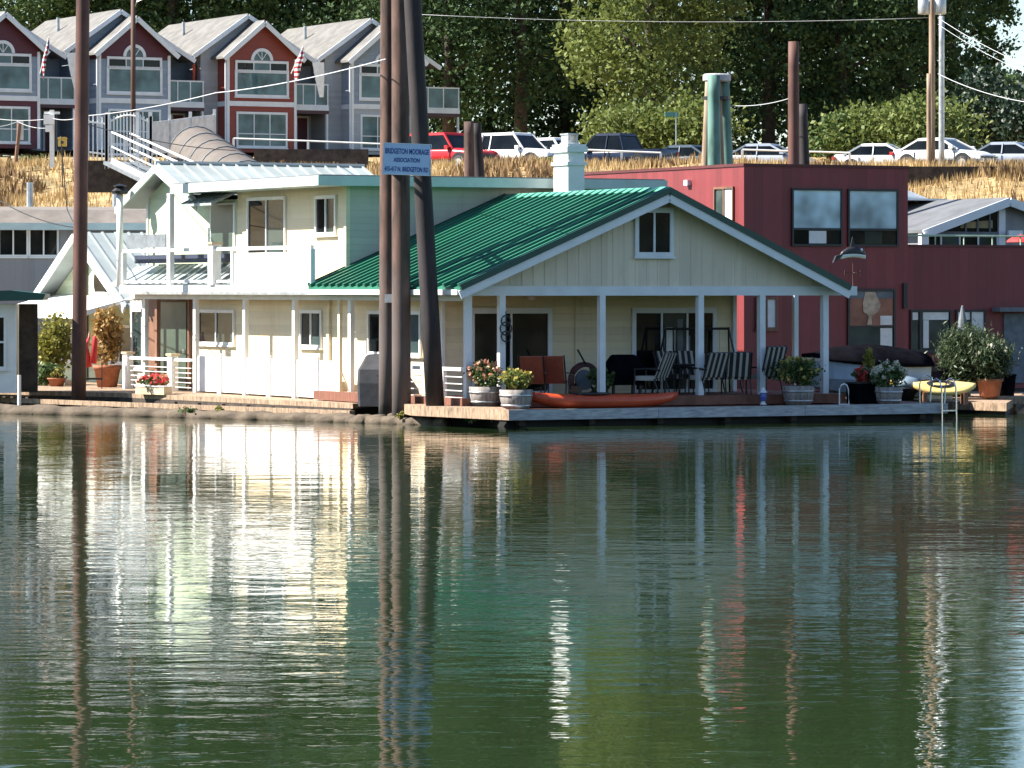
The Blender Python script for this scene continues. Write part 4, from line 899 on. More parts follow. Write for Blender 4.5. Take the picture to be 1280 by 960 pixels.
p = G(71, 483, LZ); pot('low terracotta bowl with pale grass below the yellow green shrub', p, .27, .24); plant('potted_plant', 'pale dry grass in the low terracotta bowl', 'plant', p+Vector((0, 0, .22)), .30, .16, 260, .10, LF_YEL)
p = G(14, 483, LZ); pot('small tan pot with grass by the mooring post', p, .20, .30, WOODL); plant('potted_plant', 'spiky pale grass in the small tan pot', 'plant', p+Vector((0, 0, .27)), .20, .18, 200, .10, LF_GRASS)
p = G(-1, 484, LZ); pot('red brown pot at the left picture edge', p, .17, .30)
mp_ = MB().tube([(0, 0, -.4), (0, 0, .55)], .05, 8).build('mooring_post', WHITE, None, loc=G(24, 495, LZ-.05)); tag(mp_, 'short white mooring post at the left walkway edge', 'post')
p = G(91, 482, LZ); bkt = thing('white_crate', 'pale crate behind the foot of the rust brown pole', 'crate', p, .3); MB().box(-.2, .2, -.15, .15, 0, .16).build('box', WOODL, bkt)
for sx in (-.21, .205): MB().box(sx, sx+.005, -.15, .15, .05, .18).build('side_slat', WHITE, bkt)
fb = thing('flower_box', 'long pale flower box before the entry rail', 'flower box', G(192, 493, LZ), R(115-90)); fb.rotation_euler = (0, 0, R(-48))
MB().box(-.62, .62, -.13, .13, 0, .20).build('trough', WOODL, fb); MB().box(-.64, .64, -.15, .15, .202, .23).build('rim', WHITE, fb)
plant('flowering_plant', 'red and peach flowers filling the long pale flower box', 'flowers', G(192, 493, LZ)+Vector((0, 0, .22)), .40, .14, 350, .08, LF_GRN, None, FL_RED, 24, fsize=.09)
plant('flowering_plant', 'peach blossoms at the right end of the long flower box', 'flowers', G(203, 492, LZ)+Vector((0, 0, .24)), .18, .12, 120, .08, LF_YEL, None, FL_PEACH, 20, fsize=.11)
ul = thing('red_umbrella', 'folded red umbrella leaning on its frame beside the rust brown pole', 'umbrella', G(112, 486, LZ), 0)
MB().tube([(-.2, -.05, 0), (.0, 0, 1.55)], .03, 8).build('pole', PINKW, ul); MB().tube([(.1, -.05, .7), (.15, 0, 1.35), (.12, 0, 1.45)], .10, 8, .05).build('canopy', REDC, ul, True)
MB().tube([(-.02, -.02, .6), (-.1, 0, 1.2), (0, 0, 1.45)], .09, 8, .03).build('cloth', REDC, ul, True); MB().box(-.25, .35, -.02, .2, .25, .30).build('shelf', BLACK, ul)
for sx in (-.22, .33): MB().tube([(sx, .1, 0), (sx, .1, .75)], .015, 5).build('stand_leg', BLACK, ul)
lr = thing('wheelbarrow', 'dark wheelbarrow tipped against the white shed wall', 'wheelbarrow', G(8, 480, LZ), 0)
MB().lathe([(.42, 0), (.38, .12), (.15, .2)], n=16).build('tray', BLKCOV, lr).matrix_local = Matrix.Translation((0, .1, .42)) @ Matrix.Rotation(R(80), 4, 'X')
MB().tube([(-.3, .1, 0), (-.2, .2, .8)], .02, 6).build('handle', BROWNW, lr); MB().tube([(.3, .1, 0), (.2, .2, .8)], .02, 6).build('handle', BROWNW, lr)

# ================================================================== TOWNHOUSES ON THE LEVEE
TG = 10.1
tf = Fr(285, 203, 28)
def townhouse(i, label, topm, lowm, bodym, right_end=False):
    w0 = tf.W(7.0*i, 0); t = thing('townhouse', label, 'house', (w0.x, w0.y, TG), tf.a, 'townhouses along the levee')
    BX, EZ_, AZ = 3.75, 5.15, 6.75
    # projecting bay
    MB().box(0, BX, 0, 2.5, 0, 2.35).build('ground_floor_wall', lowm, t)
    MB().box(-.02, BX+.02, -.04, 2.5, 2.352, 2.60).build('floor_band', TRIM, t)
    MB().box(0, BX, 0, 2.5, 2.602, 4.55).build('bay_wall', bodym if topm is MAROON else topm, t)
    MB().prism([(0, 4.552), (BX, 4.552), (BX, EZ_-.1), (BX/2, AZ-.15), (0, EZ_-.1)], 'y', 0, 2.5).build('gable_wall', topm, t)
    mb = MB()
    for xe in (-.38, BX+.38): mb.prism([(xe, EZ_-.30), (BX/2, AZ), (BX/2, AZ-.12), (xe, EZ_-.42)], 'y', -.40, 4.5)
    mb.build('bay_roof', SHINGLE, t)
    mb = MB()
    for xe in (-.38, BX+.38): mb.bar((xe, -.43, EZ_-.45), (BX/2, -.43, AZ-.16), .06, .24)
    mb.build('bay_rake_trim', TRIM, t)
    for x in (0, BX): MB().box(x-.07, x+.07, -.05, .06, 0, EZ_-.35).build('corner_trim', TRIM, t)
    # main block
    MX0, MX1, MR, MZ, MA = -.95, 4.4, 1.55, 5.2, 7.15
    MB().prism([(MX0, 0), (MX1, 0), (MX1, MZ), (MR, MA-.15), (MX0, MZ)], 'y', 1.3, 11).build('main_wall', bodym, t)
    mb = MB()
    for xe, ze_ in ((MX0-.55, MZ-.2), (MX1+1.2, MZ-.45)): mb.prism([(xe, ze_), (MR, MA), (MR, MA-.12), (xe, ze_-.12)], 'y', .95, 11.3)
    mb.build('main_roof', SHINGLE, t)
    mb = MB()
    for xe, ze_ in ((MX0-.55, MZ-.2), (MX1+1.2, MZ-.45)): mb.bar((xe, .92, ze_-.14), (MR, .92, MA-.14), .06, .22)
    mb.build('main_rake_trim', TRIM, t)
    # recess to the right
    if not right_end: MB().box(BX+.01, 6.1, 3.0, 10, 0, 5.0).build('recess_wall', bodym, t)
    else: MB().box(BX+.01, 5.2, 3.0, 10, 0, 5.0).build('recess_wall', TGREY, t)
    xe = 6.0 if not right_end else 6.6
    MB().box(BX+.05, xe, .7, 3.0, 2.25, 2.45).build('balcony_floor', TRIM, t)
    MB().box(BX+.05, xe, .72, 2.99, 2.08, 2.248).build('balcony_soffit', mat('dark balcony board', (.09, .05, .06), .7) if 'dark balcony board' not in MATS else MATS['dark balcony board'], t)  # dark reddish board under the balcony floor
    mb = MB().box(BX+.05, xe, .74, .80, 3.55, 3.62).box(BX+.05, xe, .74, .80, 2.452, 2.54)
    for k in range(4): x = BX+.1+(xe-BX-.15)*k/3; mb.box(x-.03, x+.03, .735, .805, 2.54, 3.55)
    mb.box(xe-.06, xe, .8, 3.0, 3.55, 3.62)
    rl = mb.build('balcony_rail', TRIM, t); MB().box(BX+.1, xe-.05, .765, .775, 2.54, 3.55).build('glass_panel', GLASST, rl)
    window(t, 'Y', 3.0, BX+.5, BX+1.15, 2.5, 4.5, TRIM, GLASST, mull=0, name='balcony_door', sill=False, fw=.09)
    window(t, 'Y', 3.0, BX+.6, BX+1.2, .1, 2.0, TRIM, GLASST, mull=0, name='side_window', sill=False, fw=.07)
    dr = MB().pb('Y', 3.0, BX+1.4, BX+2.15, 0, 2.05, .004, .06).build('front_door', TRIM, t); MB().pb('Y', 3.0, BX+1.5, BX+2.05, 0, 1.95, .062, .08).build('door_leaf', MAROON, dr)
    MB().box(xe-.12, xe-.02, .75, .85, 0, 2.08).build('balcony_post', TRIM, t)
    # big bay window with an arched light over it
    window(t, 'Y', 0, .50, BX-.50, 2.95, 4.05, TRIM, GLASST, mull=0, fw=.13, name='bay_window')
    window(t, 'Y', 0, .50, BX-.50, 4.20, 4.55, TRIM, [GLASS, GLASST, GLASS], mull=2, fw=.11, name='transom_window', sill=False)
    n = 14; oc = [(BX/2+.62*math.cos(math.pi*k/n), 4.70+.62*math.sin(math.pi*k/n)) for k in range(n+1)]; ic = [(BX/2+.46*math.cos(math.pi*k/n), 4.70+.46*math.sin(math.pi*k/n)) for k in range(n+1)]
    aw = MB().prism(oc+ic[::-1], 'y', -.065, -.004).build('arched_window', TRIM, t)
    MB().prism(ic, 'y', -.03, -.005).build('pane', GLASST, aw)
    mb = MB(); [mb.bar((BX/2, -.04, 4.71), (BX/2+.46*math.cos(a_), -.04, 4.71+.46*math.sin(a_)), .035, .02, (0, 1, 0)) for a_ in (R(55), R(90), R(125))]; mb.build('muntin', TRIM, aw)
    window(t, 'Y', 0, .55, BX-.55, .35, 1.95, TRIM, [GLASST, GLASST, GLASST], mull=2, fw=.1, bar=True, split=.95, name='ground_window')
    MB().tube([(MR-1.2, 6.5, 5.9), (MR-1.2, 6.5, 7.0)], .09, 8).build('vent_pipe', STEEL, t)
    MB().tube([(-.12, .02, .3), (-.12, .02, 4.6)], .05, 6).build('down_pipe', TRIM, t)
    return t
townhouse(-2, 'townhouse cut by the left picture edge, maroon gable over slate walls', MAROON, MAROON, SLATE)
townhouse(-1, 'slate townhouse with maroon gable behind the thin utility pole', MAROON, SLATE, SLATE)
th = townhouse(0, 'townhouse with brick red front bay, between the slate and grey ones', RUSTY, RUSTY, TGREY)
townhouse(1, 'all grey end townhouse partly behind the tall pilings', SLATE, TGREY, TGREY, True)
w0 = tf.W(-1.0, 1.9); sc_ = MB().box(-.5, .06, -.06, .06, 0, 1.5).build('lattice_screen', mat('red orange lattice', (.55, .09, .04), .6), None, loc=(w0.x, w0.y, TG+3.0)); sc_.rotation_euler = (0, 0, tf.a+R(60)); tag(sc_, 'red orange screen on the balcony left of the brick red townhouse', 'screen')
# flags and white rolled canopies on the balconies
def flag(label, base, tip, rz):
    t = thing('house_flag', label, 'flag', base, rz, 'striped flags on the townhouses')
    MB().tube([(0, 0, 0), tip], .025, 6).build('staff', WHITE, t)
    tx, ty, tz = tip; v = []; nu, nv = 7, 9
    for i in range(nu):
        for j in range(nv):
            a_, b2 = i/(nu-1), j/(nv-1)
            v.append((tx*(1-.62*a_)+.10*math.sin(b2*5+a_*3)*.6-.15*b2*tx, ty*(1-.62*a_)+.07*math.sin(a_*9), tz*(1-.5*a_)-1.25*b2))
    mb = MB(); mb.add(v, [(i*nv+j, i*nv+j+1, (i+1)*nv+j+1, (i+1)*nv+j) for i in range(nu-1) for j in range(nv-1)])
    c = mb.build('flag_cloth', FLAGR, t, True); so_ = c.modifiers.new('thick', 'SOLIDIFY'); so_.thickness = .015
    mb = MB(); k = [(i, j) for i in range(3) for j in range(4)]
    mb.add([(v[i*nv+j][0], v[i*nv+j][1]-.03, v[i*nv+j][2]) for i, j in k], [(a_*4+b2, a_*4+b2+1, (a_+1)*4+b2+1, (a_+1)*4+b2) for a_ in range(2) for b2 in range(3)]); mb.build('canton', FLAGB, c, True)
    return t
flag('striped flag hanging limp on the slate townhouse at the left', D(50, 92, 194.5), (.45, -.2, 1.8), 0)
flag('striped flag blowing over the balcony of the brick red townhouse', D(364, 92, 201.5), (.55, -.5, 1.35), R(10))
for px, py, lb in ((92, 66, 'white rolled canvas on the balcony left of the rust brown pole'), (399, 78, 'white rolled canvas over the balcony right of the brick red bay')):
    o = MB().loft([[(-.35, -.06, 0), (.25, -.06, 0), (.25, .06, 0), (-.35, .06, 0)], [(-.18, -.05, -.9), (.26, -.05, -.9), (.26, .05, -.9), (-.18, .05, -.9)], [(.02, -.03, -1.75), (.22, -.03, -1.75), (.22, .03, -1.75), (.02, .03, -1.75)]]).build('rolled_canvas', WHCLOTH, None, loc=D(px, py, 201)); o.location = D(px, py, 196.5 if px < 200 else 201); tag(o, lb, 'canvas', 'white canvases on the balconies')

# ================================================================== BANK: gate, fence, gangway, canopy, poles
def fence(name, label, pts, hh, gap, m, rails=(.15, .85), cat='fence', solid=False, thick=.05, zoff=0):
    o = pts[0]; t = thing(name, label, cat, o, 0)
    for pa, pb_ in zip(pts, pts[1:]):
        L = (pb_-pa).length; n = max(2, int(L/gap)); mb = MB()
        if solid: mb.bar(pa-o+Vector((0, 0, hh*.5)), pb_-o+Vector((0, 0, hh*.5)), .03, hh*.86)
        else:
            for k in range(n+1):
                p = pa.lerp(pb_, k/n)-o; mb.box(p.x-.025, p.x+.025, p.y-.02, p.y+.02, p.z, p.z+hh)
        mb.build('panel' if solid else 'pickets', m, t)
        mb = MB()
        for rr in rails: mb.bar(pa-o+Vector((0, -.04, hh*rr)), pb_-o+Vector((0, -.04, hh*rr)), .05, .07)
        mb.build('rail', m, t)
    for p in pts:
        p = p-o; MB().box(p.x-.06, p.x+.06, p.y-.08, p.y+.04, p.z-.3, p.z+hh+.12).build('post', m, t)
    return t
YG = 152
fence('picket_fence', 'white picket fence beside the rust brown pole, left of the arched gate', [D(94, 196, YG), D(133, 201, YG)], 1.65, .16, WHITE)
gt = thing('arched_gate', 'white arched picket gate at the top of the gangway', 'gate', D(134, 201, YG), 0)
W_ = (188-134)/F*YG; mb = MB(); arch = []
for k in range(14):
    x = W_*k/13; zt = 1.55+.30*math.sin(math.pi*k/13); arch.append((x, -.03, zt-.12)); mb.box(x-.025, x+.025, -.02, .02, .05, zt)
mb.build('pickets', WHITE, gt); MB().tube(arch, .035, 6).build('arch_rail', WHITE, gt); MB().box(0, W_, -.05, -.01, .2, .28).build('bottom_rail', WHITE, gt)
for x in (0, W_*.70, W_): MB().box(x-.07, x+.07, -.08, .05, -.3, 1.85).build('gate_post', WHITE, gt)
fence('panel_fence', 'tall white panel fence between the arched gate and the canopy', [D(189, 197, YG), D(212, 194, YG+2), D(238, 190, YG+4), D(268, 186, YG+6)], 1.45, .5, mat('pale fence panel', (.80, .78, .76), .7), (.86,), solid=True)
ga = thing('gangway', 'white railed gangway sloping down from the arched gate', 'gangway', D(140, 203, YG-1), 0)
e1 = D(262, 262, YG-12)-Vector(ga.location); q = Vector((.55, 1.4, 0))
MB().bar(Vector((0, 0, 0))+q*.5, e1+q*.5, 1.4, .12).build('ramp', UMBG, ga)
for off in (Vector((0, 0, 0)), q):
    mb = MB(); mb.bar(off+Vector((0, 0, .05)), e1+off+Vector((0, 0, .05)), .08, .2); mb.build('side_beam', WHITE, ga)
    mb = MB(); mb.bar(off+Vector((0, 0, 1.15)), e1+off+Vector((0, 0, 1.15)), .06, .06); mb.bar(off+Vector((0, 0, .6)), e1+off+Vector((0, 0, .6)), .05, .05); mb.build('hand_rail', WHITE, ga)
    for k in range(8):
        p = off+e1*(k/7); MB().bar(p, p+Vector((0, 0, 1.15)), .05, .05).build('rail_post', WHITE, ga)
cp = thing('ramp_canopy', 'grey brown barrel canopy over a ramp behind the pale metal roof', 'canopy', D(246, 197, 150), 0)
e2 = D(338, 262, 137)-D(246, 197, 150); rings = []
for k in range(8):
    c = e2*(k/7); rings.append([(c.x+1.05*math.cos(t), c.y+.35*math.cos(t), c.z-.1+1.25*math.sin(t)) for t in [math.pi*j/12 for j in range(13)]])
mb = MB(); mb.loft(rings, False); o = mb.build('cloth', CANV, cp, True); so_ = o.modifiers.new('thick', 'SOLIDIFY'); so_.thickness = .03
for k in range(8): MB().tube([Vector(p)*1.0+Vector((0, 0, .015)) for p in rings[k]], .035, 5).build('rib', UMBG, cp)
for k in (0, 4, 7):
    for j in (0, 12): p = Vector(rings[k][j]); MB().tube([p, p-Vector((0, 0, 1.8))], .04, 5).build('post', STEEL, cp)
# pole pairs and utility poles
def pole(name, label, cat, px, py0, py1, yd, r_, m, px1=None, group=None):
    return pile(D(px, py0, yd)-Vector((0, 0, .6)), D(px1 or px, py1, yd), r_, m, name, label, cat, group)
pole('wooden_piling', 'weathered wooden piling with pale top, left of the pair before the red car', 'piling', 587, 226, 152, 138, .19, PILEW, 586, 'paired pilings on the bank')
pole('wooden_piling', 'darker wooden piling leaning against the pale topped one', 'piling', 601, 226, 154, 138.6, .19, TARP, 595, 'paired pilings on the bank')
pole('steel_piling', 'rust brown steel piling behind the red house roof', 'piling', 992, 215, 52, 128, .19, CORTEN)
pole('wooden_piling', 'black leaning piling right of the rust brown steel one', 'piling', 1007, 215, 130, 129, .17, TARP, 1003)
dg = 'green mooring dolphin pilings'
for k, (a_, b2, r_, m, yy, lb) in enumerate(((881, 887, .15, POLEW, 131, 'pale timber piling, leftmost of the green dolphin'), (893, 892, .22, GRNPILE, 130, 'green piling at the front of the mooring dolphin'),
                                 (903, 897, .11, POLEW, 130.5, 'thin tan piling in the middle of the green dolphin'), (910, 904, .21, GRNPILE, 131, 'green piling on the right of the mooring dolphin'))):
    pole('dolphin_piling', lb, 'piling', a_, 214, 94, yy, r_, m, b2, dg)
cl = thing('dolphin_collar', 'grey collar and dark band tying the top of the green dolphin', 'collar', D(896, 97, 130.5), 0)
MB().lathe([(.44, -.12), (.46, -.1), (.46, .08), (.40, .12), (.1, .13)], n=18).build('cap', DECKG, cl); MB().lathe([(.44, -.72), (.46, -.72), (.46, -.62), (.44, -.62)], n=18).build('band', BLACK, cl)
up1 = pole('utility_pole', 'tall tan utility pole with transformer cans at the right', 'pole', 1165, 200, -80, 170, .14, POLEW)
pole('utility_pole', 'grey metal pole beside the tan utility pole', 'pole', 1177, 200, 20, 170.5, .13, STEEL)
pole('utility_pole', 'short tan stub pole strapped to the utility pole', 'pole', 1161, 200, 92, 169.6, .10, POLEW)
for px, lb in ((1155, 'grey transformer can on the left of the utility pole'), (1175, 'grey transformer can on the right of the utility pole')):
    t = thing('transformer', lb, 'transformer', D(px, 18, 169.4), 0, 'transformer cans'); MB().lathe([(.24, 0), (.26, .04), (.26, .80), (.2, .86), (.03, .9)], n=14).build('can', STEEL, t, True); MB().tube([(.0, 0, .88), (.0, 0, 1.1)], .04, 6).build('bushing', BLACK, t)
t = thing('street_lamp', 'thin brown lamp pole with a curved arm before the townhouses', 'lamp', D(166.5, 200, 178), 0)
MB().tube([(0, 0, -.6), (.0, 0, 9.2)], .12, 10, .10).build('pole', POLEB, t, True); MB().tube([(.0, 0, 6.75), (.2, -.1, 7.05), (.6, -.3, 7.2), (.75, -.35, 7.2)], .035, 6).build('arm', STEEL, t); MB().lathe([(.02, 0), (.14, .03), (.12, .1), (.02, .12)], (.85, -.38, 7.12), 10, (1.6, 1)).build('lamp_head', STEEL, t)
t = thing('mailbox_post', 'white post with white mailboxes on the grassy bank', 'mailbox', D(65, 200, 164), 0)
MB().box(-.09, .09, -.09, .09, -.3, 2.05).build('post', WHITE, t); MB().box(-.32, .12, -.2, -.1, 1.45, 1.85).build('box', WHITE, t); MB().box(-.25, .05, -.2, -.1, 1.15, 1.42).build('box', WHITE, t); MB().box(-.32, .32, -.06, .06, 1.88, 1.98).build('cross_arm', WHITE, t)
t = thing('bird_house', 'yellow bird house on a thin dark pole above the dry bank', 'bird house', D(78, 215, 156), 0)
MB().tube([(0, 0, -.6), (0, 0, 1.2)], .025, 6).build('pole', CREOS, t); MB().box(-.16, .16, -.12, .12, 1.0, 1.3).build('box', YELB, t); MB().prism([(-.2, 1.3), (.2, 1.3), (.14, 1.36), (-.14, 1.36)], 'y', -.16, .16).build('roof', YELB, t); MB().box(-.06, .06, -.125, -.121, 1.1, 1.2).build('opening', BLACK, t)
t = thing('bank_post', 'leaning brown post with a pale board on the upper left bank', 'post', D(20, 190, 166), 0)
MB().tube([(0, 0, -.4), (.15, 0, 1.2)], .08, 7).build('post', BROWNW, t); MB().box(.02, .30, .04, .07, .5, 1.3).build('board', WHCLOTH, t)
# guard rails
def guard(label, pts, yd):
    ps = [D(a_, b2, yd) for a_, b2 in pts]; t = thing('guard_rail', label, 'railing', ps[0], 0, 'pipe guard rails on the levee'); o = ps[0]
    MB().tube([p-o for p in ps], .045, 6).build('pipe', WHITE, t)
    L = (ps[-1]-o); n = max(2, int(L.length/2.4))
    for k in range(n+1): p = L*(k/n); MB().box(p.x-.05, p.x+.05, -.05, .05, p.z-1.0, p.z).build('post', WHITE, t)
guard('white pipe rail in front of the grey end townhouse', [(292, 173), (380, 176), (478, 180)], 176)
guard('white pipe rail beside the black pickup', [(728, 187), (826, 191)], 171)
guard('white pipe rail between the rusty piling and the white sedan', [(928, 187), (1062, 191)], 172)
t = MB().box(-2.2, 1.6, -.1, .1, -.6, .45).build('retaining_wall', CREOS, None, loc=D(1200, 222, 163)); t.rotation_euler = (0, 0, R(3)); tag(t, 'dark timber retaining wall under the white sedan at the right', 'wall')
t = MB().box(-2.6, 2.2, -.1, .1, -.5, .35).build('retaining_wall', CREOS, None, loc=D(395, 197, 168)); tag(t, 'dark timber retaining wall below the grey townhouse rail', 'wall')
t = MB().box(-.7, 1.6, -.4, .4, -1.2, .0).build('abutment', CREOS, None, loc=D(122, 201, YG+.6)); tag(t, 'dark abutment under the white picket fence and gate', 'wall')
sgn = thing('street_sign', 'green street sign on a thin post before the light green tree', 'sign', D(845, 196, 190), R(15)); MB().tube([(0, 0, 0), (0, 0, 2.1)], .03, 6).build('post', STEEL, sgn); MB().box(-.55, .12, -.02, .02, 1.9, 2.12).build('blade', mat('sign green', (.12, .32, .22), .5), sgn)

# cables
def cable(label, pts, r_, m, sag=.0):
    out = []
    for (p, q) in zip(pts, pts[1:]):
        for k in range(13):
            t = k/12; v = p.lerp(q, t); v.z -= sag*4*t*(1-t); out.append(v)
    pts2 = [v for i, v in enumerate(out) if i == 0 or (v-out[i-1]).length > 1e-4]
    return tag(MB().tube(pts2, r_*.68, 5).build('cable', m, None, True), label, 'cable', 'overhead cables')
cable('pale cable rising from the mailbox post to the tall pilings', [D(66, 148, 164), D(105, 145, 150), D(270, 116, 120), D(482, 74, 92)], .022, CABLEW, .1)
cable('black cable running from the rust brown pole to the ramp canopy', [D(104, 154, 106), D(295, 188, 140)], .02, CABLEB, .15)
cable('black cable drooping from the left edge to the rust brown pole', [D(-20, 238, 112), D(100, 285, 106)], .025, CABLEB, .2)
cable('black looping cable beside the rust brown pole above the grey roof', [D(76, 170, 112), D(84, 262, 112), D(102, 288, 106.3)], .022, CABLEB, .1)
cable('pale cables at the left edge by the mailbox post', [D(-20, 146, 166), D(66, 148, 164)], .02, CABLEW, .12)
cable('lower pale cable at the left edge by the leaning post', [D(-20, 158, 166), D(22, 152, 166), D(60, 160, 164)], .018, CABLEW, .1)
cable('thin cable spanning the dark trees from pilings to utility pole', [D(525, 18, 175), D(1165, 22, 170)], .013, CABLEW, .25)
cable('cable between the green dolphin and the rust brown piling', [D(913, 132, 130), D(990, 122, 128)], .018, CABLEW, .1)
cable('upper pale cable leaving the utility pole to the right edge', [D(1172, 22, 170), D(1300, 88, 150)], .018, CABLEW, .15)
cable('second pale cable leaving the utility pole to the right edge', [D(1172, 30, 170), D(1300, 98, 150)], .015, CABLEW, .15)
cable('lowest pale cable leaving the utility pole to the right edge', [D(1172, 92, 170), D(1300, 130, 150)], .022, CABLEW, .2)

# ================================================================== CARS
def car(name, label, cat, loc, rz, kind, paint, group='vehicles parked on the levee road'):
    t = thing(name, label, cat, loc, rz, group); P = paint
    K = {'sedan': dict(L=4.6, W=1.8, st=[(-2.3, .62, .86), (-2.2, .70, .98), (-1.5, .88, 1.02), (-.4, .90, .98), (.9, .90, .95), (1.7, .88, .86), (2.2, .78, .70), (2.3, .66, .58)], gh=(-1.75, -.95, .25, 1.15), H=1.45),
         'suv': dict(L=4.8, W=1.9, st=[(-2.4, .80, 1.05), (-2.35, .88, 1.12), (-1.0, .94, 1.12), (1.0, .94, 1.10), (1.15, .94, 1.08), (2.1, .90, 1.0), (2.35, .82, .88), (2.42, .70, .70)], gh=(-2.35, -2.1, .35, 1.05), H=1.80),
         'pickup': dict(L=5.4, W=1.95, st=[(-2.7, .90, 1.08), (-2.68, .94, 1.10), (-.8, .96, 1.10), (1.2, .96, 1.10), (2.3, .94, 1.04), (2.65, .86, .92), (2.7, .74, .75)], gh=(-.85, -.55, .75, 1.35), H=1.85)}[kind]
    zb = .32 if kind == 'sedan' else .42; rings = []
    for x, w_, zt in K['st']:
        rings.append([(x, y, z) for y, z in ((-.55*w_, zb), (-.96*w_, zb+.10), (-w_, zb+.3), (-.99*w_, zt-.14), (-.90*w_, zt-.02), (-.6*w_, zt), (.6*w_, zt), (.90*w_, zt-.02), (.99*w_, zt-.14), (w_, zb+.3), (.96*w_, zb+.10), (.55*w_, zb))])
    bd = MB().loft(rings).build('body', P, t, True)
    x0, x1, x2, x3 = K['gh']; w_ = K['W']/2; Hh = K['H']; zt = min(s[2] for s in K['st'] if x0-.5 <= s[0] <= x3+.1)-.02
    bot = [(x0, -w_*.93, zt), (x3, -w_*.93, zt), (x3, w_*.93, zt), (x0, w_*.93, zt)]; top = [(x1, -w_*.72, Hh-.06), (x2, -w_*.72, Hh-.06), (x2, w_*.72, Hh-.06), (x1, w_*.72, Hh-.06)]
    MB().loft([bot, top]).build('window_glass', GLASS, t)
    rt = [(x*1.0, y*1.03, z+.0) for x, y, z in top]
    MB().loft([[(p[0]-(.06 if i in (0, 3) else -.06), p[1]*1.02, p[2]-.05) for i, p in enumerate(rt)], [(p[0], p[1]*.98, Hh-.01) for p in rt], [(p[0]*.85+.1*(x1+x2)/2, p[1]*.8, Hh+.02) for p in rt]]).build('roof', P, t)
    mb = MB()
    for i in range(4): mb.bar(bot[i], top[i], .07, .08)
    if kind != 'coupe':
        for sy in (-1, 1):
            xm = (x1+x2)/2; mb.bar((xm, sy*w_*.935, zt), (xm, sy*w_*.725, Hh-.06), .05, .08)
            if kind == 'suv': xm = x1+.75; mb.bar((xm-.1, sy*w_*.935, zt), (xm, sy*w_*.725, Hh-.06), .07, .12)
    mb.build('pillar', P, t)
    rw = .32 if kind == 'sedan' else .38
    for wx_ in (-K['L']*.30, K['L']*.31):
        for sy in (-1, 1):
            wl = MB().lathe([(rw*.6, -.12), (rw*.96, -.12), (rw, -.08), (rw, .08), (rw*.96, .12), (rw*.6, .12)], n=18).build('wheel', RUBBER, t, True)
            wl.matrix_local = Matrix.Translation((wx_, sy*(w_-.085), rw)) @ Matrix.Rotation(R(90), 4, 'X')
            MB().lathe([(.02, -.03), (rw+.09, -.03), (rw+.09, .03), (.02, .03)], n=18).build('wheel_arch', BLACK, t).matrix_local = Matrix.Translation((wx_, sy*(w_-.022), rw+.05)) @ Matrix.Rotation(R(90), 4, 'X')
            MB().lathe([(.02, -.125), (rw*.62, -.125), (rw*.62, .125), (.02, .125)], n=10).build('rim', STEEL, wl)
    fx, (_, wf, zf) = K['L']/2, K['st'][-2]
    for sy in (-1, 1):
        MB().box(fx-.22, fx-.03, sy*wf*.82-.17, sy*wf*.82+.17, zf-.20, zf-.06).build('headlight', LAMPL, t)
        MB().box(-fx-.01, -fx+.14, sy*w_*.80-.11, sy*w_*.80+.11, .72 if kind == 'sedan' else .80, .98 if kind != 'sedan' else .88).build('tail_light', TAILR, t)
        MB().box(x3-.35, x3-.15, sy*(w_*.97+.08)-.07, sy*(w_*.97+.08)+.07, zt+.03, zt+.18).build('side_mirror', P, t)
    mb = MB()
    for sy in (-1, 1):
        for xd in (x0+.75, (x1+x2)/2+.02, x3-.12): mb.box(xd-.012, xd+.012, sy*w_-.02, sy*w_+.008, zb+.2, zt-.08)
        mb.box(-fx*.55, fx*.55, sy*w_*.985-.02, sy*w_*.985+.012, zb+.02, zb+.13)
    mb.build('door_seam', BLACK, t)
    MB().box(fx-.08, fx+.04, -wf*.55, wf*.55, zf-.26, zf-.08).build('grille', BLACK, t); MB().box(fx-.1, fx+.06, -wf*.95, wf*.95, zb+.05, zb+.2).build('front_bumper', BLACK if kind != 'sedan' else P, t)
    if kind == 'pickup': MB().box(-2.6, -.95, -w_*.78, w_*.78, 1.085, 1.10).build('bed_cover', BLACK, t)
    MB().box(-fx-.02, -fx+.02, -.26, .26, .62, .74).build('license_plate', LAMPL, t)
    return t
CW = mat('white car paint', (.74, .75, .76), .25, .02, 1); CR = mat('red car paint', (.48, .015, .02), .25, .05, 1); CB = mat('dark blue car paint', (.015, .022, .045), .2, .05, 1); CS = mat('silver car paint', (.40, .44, .50), .28, .05, 1, metal=.3); CD = mat('slate car paint', (.06, .085, .11), .25, .05, 1)
RZc = 8.36
def park(px, yd): return ((px-640)/F*yd, yd, RZc)
car('parked_car', 'bright red car behind the moorage sign', 'car', park(561, 180), R(-42), 'suv', CR)
car('parked_car', 'white off roader parked right of the wooden piling pair', 'car', park(646, 180), R(-38), 'suv', CW)
car('parked_car', 'white off roader behind the white chimney', 'car', park(698, 186), R(-44), 'suv', CW)
car('parked_pickup', 'dark blue pickup with its tail to the water', 'pickup', park(772, 182), R(148), 'pickup', CB)
car('parked_car', 'slate coloured small car left of the green dolphin', 'car', park(850, 186), R(150), 'sedan', CD)
car('parked_car', 'silver sedan behind the rusty steel piling', 'car', park(962, 184), R(-22), 'sedan', CS)
car('parked_car', 'white rounded sedan just above the red house roof', 'car', park(1106, 184), R(-20), 'sedan', CW)
car('parked_car', 'white sedan facing right above the dark retaining wall', 'car', park(1180, 177), R(-36), 'suv' if False else 'sedan', CW)
car('parked_car', 'silver sedan at the right picture edge', 'car', park(1268, 182), R(-24), 'sedan', CS)

